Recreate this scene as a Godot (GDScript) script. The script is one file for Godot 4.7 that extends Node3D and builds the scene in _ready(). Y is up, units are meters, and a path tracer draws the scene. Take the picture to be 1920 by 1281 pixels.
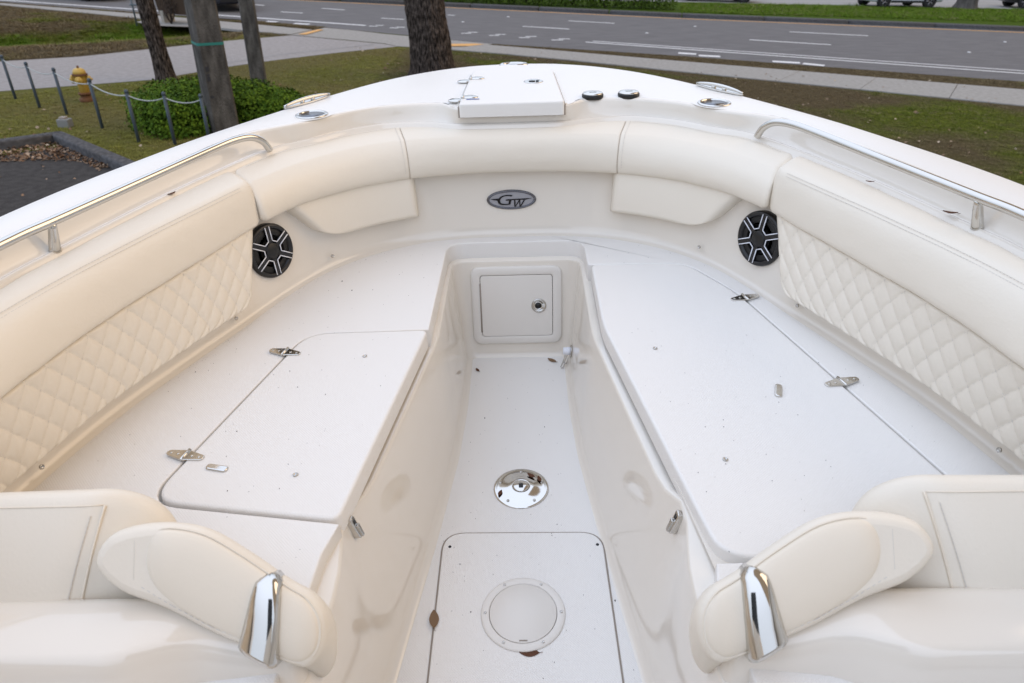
extends Node3D

var M := {}
var names := {}
var boat: Node3D
var rng := RandomNumberGenerator.new()

# ------------------------------------------------------------------ helpers
func mb() -> SurfaceTool:
	var st := SurfaceTool.new()
	st.begin(Mesh.PRIMITIVE_TRIANGLES)
	return st

func numbered(called: String) -> String:
	var n: int = names.get(called, 0)
	names[called] = n + 1
	return called if n == 0 else "%s_%03d" % [called, n]

func build(st: SurfaceTool, called: String, mat, parent: Node = null) -> MeshInstance3D:
	st.generate_normals()
	st.index()
	var o := MeshInstance3D.new()
	o.mesh = st.commit()
	o.material_override = mat
	put(o, called, parent)
	return o

func put(o: Node, called: String, parent: Node = null) -> Node:
	if parent == null:
		o.name = numbered(called)
		add_child(o, true)
	else:
		o.name = called
		parent.add_child(o, true)
	return o

func inst(mesh: Mesh, called: String, mat, parent: Node, xf := Transform3D.IDENTITY) -> MeshInstance3D:
	var o := MeshInstance3D.new()
	o.mesh = mesh
	o.material_override = mat
	put(o, called, parent)
	o.transform = xf
	return o

func base(called: String, where: Vector3 = Vector3.ZERO, turn := 0.0) -> Node3D:
	var o := Node3D.new()
	put(o, called)
	o.position = where
	o.rotation.y = turn
	return o

func group_node(called: String, parent: Node) -> Node3D:
	var o := Node3D.new()
	put(o, called, parent)
	return o

func tag(o: Node, label := "", category := "", grp := "", kind := "") -> void:
	if label: o.set_meta("label", label)
	if category: o.set_meta("category", category)
	if grp: o.set_meta("group", grp)
	if kind: o.set_meta("kind", kind)

func tri(st: SurfaceTool, a: Vector3, b: Vector3, c: Vector3) -> void:
	st.add_vertex(a); st.add_vertex(b); st.add_vertex(c)

func quad(st: SurfaceTool, a: Vector3, b: Vector3, c: Vector3, d: Vector3) -> void:
	tri(st, a, b, c); tri(st, a, c, d)

func rows_mesh(st: SurfaceTool, rows: Array, ring := false, group := 1, cap := false) -> void:
	st.set_smooth_group(group)
	var n: int = rows[0].size()
	for i in rows.size() - 1:
		var a: PackedVector3Array = rows[i]
		var b: PackedVector3Array = rows[i + 1]
		for j in (n if ring else n - 1):
			var k := (j + 1) % n
			quad(st, a[j], a[k], b[k], b[j])
	if cap:
		for e in [0, rows.size() - 1]:
			var r: PackedVector3Array = rows[e]
			var c := Vector3.ZERO
			for p in r: c += p
			c /= n
			for j in n:
				var k := (j + 1) % n
				if e == 0: tri(st, c, r[k], r[j])
				else: tri(st, c, r[j], r[k])

func tube(st: SurfaceTool, path: Array, radii, sides := 12, group := 1, cap := true) -> void:
	var rows := []
	var up := Vector3.UP
	for i in path.size():
		var t: Vector3 = (path[mini(i + 1, path.size() - 1)] - path[maxi(i - 1, 0)]).normalized()
		if absf(t.dot(up)) > 0.93: up = Vector3(0.8, 0.1, 0.6)
		var s := t.cross(up).normalized()
		var u := s.cross(t).normalized()
		up = u
		var r: float = radii[i] if radii is Array else radii
		var row := PackedVector3Array()
		for k in sides:
			var a := TAU * k / sides
			row.append(path[i] + s * cos(a) * r + u * sin(a) * r)
		rows.append(row)
	rows_mesh(st, rows, true, group, cap)

func lathe(st: SurfaceTool, prof: Array, sides := 24, xf := Transform3D.IDENTITY, group := 1) -> void:
	var rows := []
	for p in prof:
		var row := PackedVector3Array()
		for k in sides:
			var a := TAU * k / sides
			row.append(xf * Vector3(cos(a) * p.x, p.y, sin(a) * p.x))
		rows.append(row)
	rows_mesh(st, rows, true, group, true)

func box(st: SurfaceTool, c: Vector3, s: Vector3, xf := Transform3D.IDENTITY) -> void:
	st.set_smooth_group(-1)
	var h := s * 0.5
	var v := []
	for i in 8:
		v.append(xf * (c + Vector3(h.x if i & 1 else -h.x, h.y if i & 2 else -h.y, h.z if i & 4 else -h.z)))
	for f in [[0, 1, 3, 2], [5, 4, 6, 7], [4, 0, 2, 6], [1, 5, 7, 3], [2, 3, 7, 6], [4, 5, 1, 0]]:
		quad(st, v[f[3]], v[f[2]], v[f[1]], v[f[0]])

func ccw(poly: PackedVector2Array) -> PackedVector2Array:
	var p := poly.duplicate()
	if Geometry2D.is_polygon_clockwise(p): p.reverse()
	return p

func inset(poly: PackedVector2Array, d: float) -> PackedVector2Array:
	var out := PackedVector2Array()
	var n := poly.size()
	for i in n:
		var a := (poly[i] - poly[(i + n - 1) % n]).normalized()
		var b := (poly[(i + 1) % n] - poly[i]).normalized()
		var na := Vector2(-a.y, a.x)
		var nb := Vector2(-b.y, b.x)
		var m := (na + nb).normalized()
		var k := maxf(m.dot(na), 0.4)
		out.append(poly[i] + m * d / k)
	return out

func rounded(ctrl: Array, r, seg := 5) -> PackedVector2Array:
	# ctrl: Vector2 corners; r: a radius or an array of radii
	var out := PackedVector2Array()
	var n := ctrl.size()
	for i in n:
		var p: Vector2 = ctrl[i]
		var a: Vector2 = ctrl[(i + n - 1) % n]
		var b: Vector2 = ctrl[(i + 1) % n]
		var rr: float = r[i] if r is Array else r
		if rr <= 0.0001:
			out.append(p)
			continue
		var da := minf(rr, a.distance_to(p) * 0.48)
		var db := minf(rr, b.distance_to(p) * 0.48)
		var s := p + (a - p).normalized() * da
		var e := p + (b - p).normalized() * db
		for k in seg + 1:
			var t := float(k) / seg
			out.append(s.lerp(p, t).lerp(p.lerp(e, t), t))
	return out

func smooth_loop(ctrl: Array, n := 6) -> PackedVector2Array:
	var out := PackedVector2Array()
	var m := ctrl.size()
	for i in m:
		var p1: Vector2 = ctrl[i]
		var p2: Vector2 = ctrl[(i + 1) % m]
		for k in n: out.append(p1.cubic_interpolate(p2, ctrl[(i + m - 1) % m], ctrl[(i + 2) % m], float(k) / n))
	return out

# a slab from an outline in the local XZ plane; local y is its thickness, the top edge is rounded by r
func slab(st: SurfaceTool, poly: PackedVector2Array, y0: float, y1: float, r: float, xf := Transform3D.IDENTITY, both := false, bow := 0.0) -> void:
	var p := ccw(poly)
	var rows := []
	var ring := func(q: PackedVector2Array, y: float) -> PackedVector3Array:
		var o := PackedVector3Array()
		for v in q: o.append(xf * Vector3(v.x, y, v.y))
		return o
	var q := p
	if both:
		for k in 5:
			var a := PI / 2 * (1.0 - k / 4.0)
			rows.append(ring.call(inset(p, r * (1.0 - cos(a))), y0 + r * (1.0 - sin(a))))
	else:
		rows.append(ring.call(p, y0))
	for k in 5:
		var a := PI / 2 * k / 4.0
		q = inset(p, r * (1.0 - cos(a)))
		rows.append(ring.call(q, y1 - r + r * sin(a)))
	if bow > 0.0:
		for k in 4:
			q = inset(p, r + 0.01 * (k + 1))
			rows.append(ring.call(q, y1 + bow * (1.0 - pow(1.0 - (k + 1) / 4.0, 2))))
	rows_mesh(st, rows, true, 1)
	var ids := Geometry2D.triangulate_polygon(p)
	st.set_smooth_group(1 if bow > 0.0 else 2)
	var top: PackedVector3Array = rows[-1]
	for i in range(0, ids.size(), 3):
		tri(st, top[ids[i]], top[ids[i + 1]], top[ids[i + 2]])
	if both:
		var bot: PackedVector3Array = rows[0]
		var id2 := Geometry2D.triangulate_polygon(p)
		st.set_smooth_group(3)
		for i in range(0, id2.size(), 3):
			tri(st, bot[id2[i]], bot[id2[i + 2]], bot[id2[i + 1]])

func flat_poly(st: SurfaceTool, poly: PackedVector2Array, y: float, xf := Transform3D.IDENTITY) -> void:
	var p := ccw(poly)
	var ids := Geometry2D.triangulate_polygon(p)
	st.set_smooth_group(-1)
	for i in range(0, ids.size(), 3):
		var a := xf * Vector3(p[ids[i]].x, y, p[ids[i]].y)
		var b := xf * Vector3(p[ids[i + 1]].x, y, p[ids[i + 1]].y)
		var c := xf * Vector3(p[ids[i + 2]].x, y, p[ids[i + 2]].y)
		tri(st, a, b, c)

func dense(ctrl: Array, n := 10) -> PackedVector2Array:
	var out := PackedVector2Array()
	for i in ctrl.size() - 1:
		var p1: Vector2 = ctrl[i]
		var p2: Vector2 = ctrl[i + 1]
		var p0: Vector2 = ctrl[i - 1] if i > 0 else p1 * 2 - p2
		var p3: Vector2 = ctrl[i + 2] if i + 2 < ctrl.size() else p2 * 2 - p1
		for k in n:
			out.append(p1.cubic_interpolate(p2, p0, p3, float(k) / n))
	out.append(ctrl[-1])
	return out

func lin(ctrl: Array, d: float) -> float:
	# x as a function of d on a polyline of (x, d), corners softened
	var s := 0.0
	for e in [-0.035, -0.012, 0.012, 0.035]:
		var dd: float = clampf(d + e, ctrl[0].y, ctrl[-1].y)
		for i in ctrl.size() - 1:
			if dd <= ctrl[i + 1].y:
				s += lerpf(ctrl[i].x, ctrl[i + 1].x, (dd - ctrl[i].y) / maxf(ctrl[i + 1].y - ctrl[i].y, 0.0001))
				break
	return s / 4.0

func mat(c: Color, rough: float, metal := 0.0, extra := {}) -> StandardMaterial3D:
	var m := StandardMaterial3D.new()
	m.albedo_color = c
	m.roughness = rough
	m.metallic = metal
	m.cull_mode = BaseMaterial3D.CULL_DISABLED
	for k in extra: m.set(k, extra[k])
	return m

func noise_tex(seed_: int, freq: float, c0: Color, c1: Color, as_normal := false, size := 256, bump := 4.0, type := FastNoiseLite.TYPE_SIMPLEX, octaves := 4, o0 := 0.0, o1 := 1.0) -> NoiseTexture2D:
	var f := FastNoiseLite.new()
	f.seed = seed_
	f.frequency = freq
	f.noise_type = type
	f.fractal_octaves = octaves
	var t := NoiseTexture2D.new()
	t.width = size
	t.height = size
	t.seamless = true
	t.noise = f
	if as_normal:
		t.as_normal_map = true
		t.bump_strength = bump
	else:
		var g := Gradient.new()
		g.set_color(0, c0)
		g.set_color(1, c1)
		g.set_offset(0, o0)
		g.set_offset(1, o1)
		t.color_ramp = g
	return t

func lin2s(r: float, g: float, b: float) -> Color:
	return Color(r, g, b).linear_to_srgb()

# ------------------------------------------------------------------ boat frame
# x to starboard, y above the cockpit sole, d ahead of the console; -z is the bow
var BASE_L: PackedVector2Array
var RIDGE: PackedVector2Array
var GIN: PackedVector2Array
var GOUT: PackedVector2Array

func hit(poly: PackedVector2Array, u: float, o := 0.0) -> Vector2:
	# u = 0 at the stem, 1 abeam of d = 1.3, beyond that straight aft; sign is the side
	var a := absf(u)
	var org := Vector2(0, 1.3)
	var dir := Vector2(1, 0)
	if a < 1.0: dir = Vector2(sin(a * PI / 2), cos(a * PI / 2))
	else: org = Vector2(0, 1.3 - (a - 1.0) * 1.5)
	var best := -1.0
	for i in poly.size() - 1:
		var p: Vector2 = poly[i] - org
		var q: Vector2 = poly[i + 1] - org
		var c0 := dir.cross(p)
		var c1 := dir.cross(q)
		if (c0 <= 0.0 and c1 >= 0.0) or (c0 >= 0.0 and c1 <= 0.0):
			var den := c0 - c1
			var t := 0.5 if absf(den) < 1e-9 else c0 / den
			var h := p.lerp(q, t)
			var r := h.dot(dir)
			if r > best: best = r
	var w := org + dir * (best + o)
	return Vector2(w.x * (-1.0 if u < 0.0 else 1.0), w.y)

func pt(poly: PackedVector2Array, u: float, o: float, y: float) -> Vector3:
	var h := hit(poly, u, o)
	return Vector3(h.x, y, -h.y)

func stations(u0: float, u1: float, n: int) -> PackedFloat32Array:
	var out := PackedFloat32Array()
	for i in n + 1: out.append(lerpf(u0, u1, float(i) / n))
	return out

func wall_o(y: float) -> float:
	return (y - 0.53) * 0.16

func make_materials() -> void:
	var grain := noise_tex(3, 0.09, Color.BLACK, Color.WHITE, true, 256, 1.6, FastNoiseLite.TYPE_CELLULAR, 2)
	var fine := noise_tex(5, 0.25, Color.BLACK, Color.WHITE, true, 256, 1.2)
	M.gel = mat(Color(0.870, 0.842, 0.798), 0.08, 0.0, {"clearcoat_enabled": true, "clearcoat": 0.5, "clearcoat_roughness": 0.06})
	# moulded non-skid: rows of small diamonds, 6 mm apart
	var img := Image.create(256, 256, false, Image.FORMAT_RGBA8)
	for y in 256:
		for x in 256:
			var a := absf(fposmod((x + y) / 8.0, 2.0) - 1.0)
			var b := absf(fposmod((x - y) / 8.0, 2.0) - 1.0)
			var h := smoothstep(0.15, 0.7, minf(a, b))
			img.set_pixel(x, y, Color(h, h, h))
	img.bump_map_to_normal_map(2.2)
	var grip := ImageTexture.create_from_image(img)
	M.tread = mat(Color(0.882, 0.870, 0.852), 0.5, 0.0, {"normal_enabled": true, "normal_texture": grip, "normal_scale": 0.32, "uv1_triplanar": true, "uv1_scale": Vector3(8, 8, 8)})
	M.deck = mat(Color(0.885, 0.872, 0.850), 0.34, 0.0, {"normal_enabled": true, "normal_texture": fine, "normal_scale": 0.25, "uv1_triplanar": true, "uv1_scale": Vector3(7, 7, 7)})
	M.vinyl = mat(Color(0.878, 0.845, 0.788), 0.46, 0.0, {"normal_enabled": true, "normal_texture": grain, "normal_scale": 0.30, "uv1_triplanar": true, "uv1_scale": Vector3(5, 5, 5)})
	M.vinyl_panel = mat(Color(0.878, 0.838, 0.772), 0.46, 0.0, {"normal_enabled": true, "normal_texture": grain, "normal_scale": 0.2, "uv1_triplanar": true, "uv1_scale": Vector3(5, 5, 5)})
	M.thread = mat(Color(0.80, 0.78, 0.75), 0.8)
	M.seam = mat(Color(0.70, 0.65, 0.59), 0.8)
	M.chrome = mat(Color(0.80, 0.79, 0.77), 0.07, 1.0)
	M.darkchrome = mat(Color(0.42, 0.42, 0.44), 0.12, 1.0)
	M.steel = mat(Color(0.74, 0.73, 0.71), 0.2, 1.0)
	M.wellsteel = mat(Color(0.45, 0.46, 0.48), 0.25, 1.0)
	M.black = mat(Color(0.02, 0.02, 0.024), 0.4)
	M.cone = mat(Color(0.012, 0.012, 0.016), 0.55)
	M.darkring = mat(Color(0.07, 0.07, 0.08), 0.35)
	M.silver = mat(Color(0.88, 0.89, 0.92), 0.35, 0.0)
	M.gasket = mat(Color(0.56, 0.52, 0.48), 0.7)
	M.plate = mat(Color(0.850, 0.832, 0.805), 0.35)
	M.badge = mat(Color(0.62, 0.62, 0.64), 0.35, 0.3)
	M.letter = mat(Color(0.10, 0.10, 0.11), 0.25, 0.6)
	M.leaf_brown = mat(Color(0.33, 0.19, 0.10), 0.75)
	M.leaf_tan = mat(Color(0.46, 0.36, 0.26), 0.75)
	M.speck = mat(Color(0.20, 0.17, 0.15), 0.9)
	M.bluetape = mat(Color(0.12, 0.30, 0.62), 0.5)

# ------------------------------------------------------------------ boat
func make_boat() -> void:
	boat = base("boat")
	boat.transform = Transform3D(Basis(Vector3(0.998589, 0.052795, -0.005648), Vector3(-0.052597, 0.998143, 0.030711), Vector3(0.007259, -0.030371, 0.999512)), Vector3(0.05080, 1.25102, -0.05503))
	tag(boat, "white fibreglass boat with cream bow seating and steel grab rails", "boat")
	BASE_L = dense([Vector2(1.44, -3.2), Vector2(1.43, -0.2), Vector2(1.40, 0.6), Vector2(1.36, 1.0), Vector2(1.304, 1.306), Vector2(1.229, 1.596), Vector2(1.122, 1.872), Vector2(1.01, 2.135), Vector2(0.904, 2.39), Vector2(0.794, 2.58), Vector2(0.632, 2.739), Vector2(0.423, 2.85), Vector2(0.2, 2.895), Vector2(-0.01, 2.90)])
	RIDGE = dense([Vector2(1.46, -3.2), Vector2(1.45, -0.2), Vector2(1.425, 0.6), Vector2(1.38, 1.1), Vector2(1.316, 1.583), Vector2(1.272, 1.76), Vector2(1.156, 2.157), Vector2(1.026, 2.50), Vector2(0.955, 2.66), Vector2(0.90, 2.735), Vector2(0.828, 2.785), Vector2(0.708, 2.905), Vector2(0.585, 2.98), Vector2(0.50, 3.005), Vector2(0.38, 3.0), Vector2(0.27, 2.965), Vector2(0.2, 2.945), Vector2(-0.01, 2.94)], 6)
	GIN = dense([Vector2(1.52, -3.2), Vector2(1.51, -0.2), Vector2(1.48, 0.6), Vector2(1.43, 1.1), Vector2(1.362, 1.583), Vector2(1.318, 1.77), Vector2(1.202, 2.175), Vector2(1.078, 2.53), Vector2(1.03, 2.65), Vector2(0.965, 2.715), Vector2(0.847, 2.80), Vector2(0.726, 2.925), Vector2(0.60, 3.008), Vector2(0.514, 3.038), Vector2(0.40, 3.052), Vector2(0.31, 3.045), Vector2(0.275, 3.02), Vector2(0.256, 2.975), Vector2(0.235, 2.957), Vector2(0.15, 2.953), Vector2(-0.01, 2.952)], 6)
	GOUT = dense([Vector2(1.70, -3.2), Vector2(1.70, -0.2), Vector2(1.67, 0.5), Vector2(1.62, 1.1), Vector2(1.488, 1.894), Vector2(1.293, 2.45), Vector2(1.134, 2.79), Vector2(0.902, 3.20), Vector2(0.662, 3.55), Vector2(0.45, 3.75), Vector2(0.25, 3.86), Vector2(0.1, 3.893), Vector2(-0.02, 3.90)], 8)
	make_shell()
	make_aisle()
	make_seat_deck()
	make_floor_fittings()
	make_door()
	make_bolsters()
	make_bow_fittings()
	make_rails()
	make_speakers_and_badge()
	make_mouldings()
	make_console()

func shell_us() -> PackedFloat32Array:
	var us := PackedFloat32Array()
	for i in range(0, 12): us.append(-(3.4 - 2.4 * i / 11.0))
	for i in range(1, 101): us.append(-1.0 + 2.0 * i / 101.0)
	for i in range(0, 12): us.append(1.0 + 2.4 * i / 11.0)
	return us

func make_shell() -> void:
	var us := shell_us()
	var rows := []
	var add := func(f: Callable) -> void:
		var r := PackedVector3Array()
		for u in us: r.append(f.call(u))
		rows.append(r)
	# inner liner wall from the seat deck up to the coaming lip
	for q in [[-0.03, 0.5301], [-0.012, 0.534], [-0.003, 0.545], [0.004, 0.57], [wall_o(0.7), 0.70], [wall_o(0.85), 0.85], [wall_o(0.96), 0.96]]:
		add.call(func(u): return pt(BASE_L, u, q[0], q[1]))
	var st := mb()
	rows_mesh(st, rows)
	build(st, "liner_wall", M.gel, boat)
	rows.clear()
	for q in [[-0.05, 0.975], [-0.012, 0.998], [-0.004, 1.010], [0.003, 1.018], [0.009, 1.0185], [0.014, 1.013]]:
		add.call(func(u): return pt(RIDGE, u, q[0], q[1]))
	for q in [[0.25, 1.018], [0.5, 1.030], [0.75, 1.050], [0.93, 1.071]]:
		add.call(func(u): return pt(RIDGE, u, 0.014, q[1]).lerp(pt(GIN, u, 0.0, q[1]), q[0]))
	for q in [[0.001, 1.078], [0.007, 1.0822], [0.018, 1.0835]]:
		add.call(func(u): return pt(GIN, u, q[0], q[1]))
	st = mb()
	rows_mesh(st, rows)
	build(st, "coaming", M.gel, boat)
	make_foredeck()
	# outside of the hull down to the keel
	rows.clear()
	for q in [[0.0, 1.06, 1.0], [0.012, 1.04, 1.0], [0.012, 1.0, 1.0], [-0.01, 0.985, 1.0], [-0.06, 0.7, 1.0], [-0.05, 0.3, 0.93], [-0.05, -0.1, 0.83], [-0.05, -0.25, 0.80], [-0.05, -0.6, 0.45], [-0.05, -0.93, 0.04]]:
		add.call(func(u):
			var h := hit(GOUT, u, q[0])
			var fwd := clampf((h.y - 1.0) / 2.9, 0.0, 1.0)
			return Vector3(h.x * q[2] * (1.0 - 0.25 * (1.0 - q[2]) * fwd), q[1] + 0.35 * (1.0 - q[2]) * fwd * fwd, -(h.y - (1.0 - q[2]) * 0.9 * fwd)))
	st = mb()
	rows_mesh(st, rows)
	# transom
	st.set_smooth_group(-1)
	for i in rows.size() - 1:
		quad(st, rows[i][0], rows[i][-1], rows[i + 1][-1], rows[i + 1][0])
	build(st, "hull", M.gel, boat)

const CUP := Vector2(0.835, 2.905)

func make_foredeck() -> void:
	var us := PackedFloat32Array()
	for i in range(0, 12): us.append(-(3.4 - 2.4 * i / 11.0))
	for i in range(1, 560): us.append(-1.0 + 2.0 * i / 560.0)
	for i in range(0, 12): us.append(1.0 + 2.4 * i / 11.0)
	var rows := []
	for k in 40: rows.append(PackedVector3Array())
	var keep := PackedFloat32Array()
	for u in us:
		var a := hit(GIN, u, 0.018)
		var b := hit(GOUT, u, -0.03)
		for k in 36:
			var t := k / 35.0
			var p := a.lerp(b, t)
			for s in [-1.0, 1.0]:
				# the deck is cut round the two cup wells
				var c := Vector2(CUP.x * s, CUP.y)
				var r := p.distance_to(c)
				if r < 0.1 and r > 0.0001: p = c + (p - c) / r * (0.052 + r * 0.48)
			rows[k].append(Vector3(p.x, 1.0835 - 0.0015 * t + 0.006 * sin(PI * t), -p.y))
		var q := [[-0.018, 1.0808], [-0.009, 1.0775], [-0.003, 1.072], [0.0, 1.060]]
		for k in 4:
			var h := hit(GOUT, u, q[k][0])
			rows[36 + k].append(Vector3(h.x, q[k][1], -h.y))
	var st := mb()
	st.set_smooth_group(1)
	for i in 39:
		for j in us.size() - 1:
			var c: Vector3 = (rows[i][j] + rows[i][j + 1] + rows[i + 1][j] + rows[i + 1][j + 1]) * 0.25
			var hole := false
			for v in [rows[i][j], rows[i][j + 1], rows[i + 1][j], rows[i + 1][j + 1]]:
				if Vector2(absf(v.x), -v.z).distance_to(CUP) < 0.0577: hole = true
			if not hole: quad(st, rows[i][j], rows[i][j + 1], rows[i + 1][j + 1], rows[i + 1][j])
	build(st, "foredeck", M.deck, boat)

var A_F := [Vector2(0.44, -0.6), Vector2(0.43, 0.5), Vector2(0.361, 1.07), Vector2(0.292, 1.6), Vector2(0.25, 1.99), Vector2(0.236, 2.3), Vector2(0.236, 2.8)]
var A_W := [Vector2(0.44, -0.6), Vector2(0.425, 0.5), Vector2(0.405, 1.02), Vector2(0.415, 1.13), Vector2(0.432, 1.17), Vector2(0.432, 1.29), Vector2(0.402, 1.33), Vector2(0.345, 1.71), Vector2(0.284, 2.13), Vector2(0.284, 2.9)]
var A_S := [Vector2(0.50, -0.6), Vector2(0.48, 0.5), Vector2(0.45, 1.02), Vector2(0.448, 1.13), Vector2(0.432, 1.27), Vector2(0.309, 2.09), Vector2(0.302, 2.9)]

func aisle_row(ctrl: Array, dc: float, r: float, o: float, yf: Callable) -> PackedVector3Array:
	var half := []
	var d0 := -0.6
	for i in 49:
		var d := lerpf(d0, dc - r - o, i / 48.0)
		half.append(Vector2(lin(ctrl, d) + o, d))
	var xc: float = half[-1].x
	for k in range(1, 7):
		var a := PI / 2 * k / 6.0
		half.append(Vector2(xc - (r + o) * (1.0 - cos(a)), dc + o - (r + o) * (1.0 - sin(a)) - o))
	half.append(Vector2(0.0, half[-1].y))
	var row := PackedVector3Array()
	for h in half: row.append(Vector3(-h.x, yf.call(h.y), -h.y))
	for i in range(half.size() - 2, -1, -1): row.append(Vector3(half[i].x, yf.call(half[i].y), -half[i].y))
	return row

func wy(d: float) -> float:
	return lerpf(0.487, 0.455, smoothstep(1.27, 1.37, d))

func make_aisle() -> void:
	var k := func(v): return (func(_d): return v)
	var F := aisle_row(A_F, 2.69, 0.05, 0.0, k.call(0.0))
	var F2 := aisle_row(A_F, 2.675, 0.04, -0.022, k.call(0.0))
	var W := aisle_row(A_W, 2.775, 0.05, 0.0, func(d): return wy(d) - 0.012)
	var W2 := aisle_row(A_W, 2.775, 0.05, 0.0025, func(d): return wy(d) - 0.003)
	var W3 := aisle_row(A_W, 2.777, 0.05, 0.008, wy)
	var L := aisle_row(A_S, 2.82, 0.07, 0.03, wy)
	var mixr := func(a: PackedVector3Array, b: PackedVector3Array, t: float) -> PackedVector3Array:
		var o := PackedVector3Array()
		for i in a.size(): o.append(a[i].lerp(b[i], t))
		return o
	var Fw: PackedVector3Array = mixr.call(F, W, 0.075)
	var Fm: PackedVector3Array = mixr.call(F, W, 0.022)
	for i in Fm.size(): Fm[i] = Fm[i].lerp(F2[i], 0.22)
	var st := mb()
	rows_mesh(st, [L, W3, W2, W, mixr.call(F, W, 0.7), mixr.call(F, W, 0.4), Fw, Fm, F2])
	build(st, "aisle_liner", M.gel, boat)
	var p := PackedVector2Array()
	for v in F2: p.append(Vector2(v.x, v.z))
	st = mb()
	flat_poly(st, p, 0.0)
	build(st, "cockpit_sole", M.tread, boat)
	st = mb()
	flat_poly(st, PackedVector2Array([Vector2(-1.45, -0.66), Vector2(1.45, -0.66), Vector2(1.46, 2.2), Vector2(-1.46, 2.2)]), -0.004)
	build(st, "aft_sole", M.tread, boat)

# outlines of the two hinged seat lids, in (x, d)
func lid_port() -> Array:
	return [Vector2(-0.308, 2.07), Vector2(-0.74, 2.062), Vector2(-0.945, 1.255), Vector2(-0.432, 1.18)]

func lid_stbd() -> Array:
	return [Vector2(0.316, 2.56), Vector2(0.70, 2.552), Vector2(0.845, 2.29), Vector2(1.172, 1.06), Vector2(0.478, 1.045), Vector2(0.452, 1.19), Vector2(0.314, 2.075)]

func xz(poly: PackedVector2Array) -> PackedVector2Array:
	var o := PackedVector2Array()
	for p in poly: o.append(Vector2(p.x, -p.y))
	return o

# an outline grown outwards by d, whichever way it runs
func opened(p: PackedVector2Array, d: float) -> PackedVector2Array:
	return inset(p, d if Geometry2D.is_polygon_clockwise(p) else -d)

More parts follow.
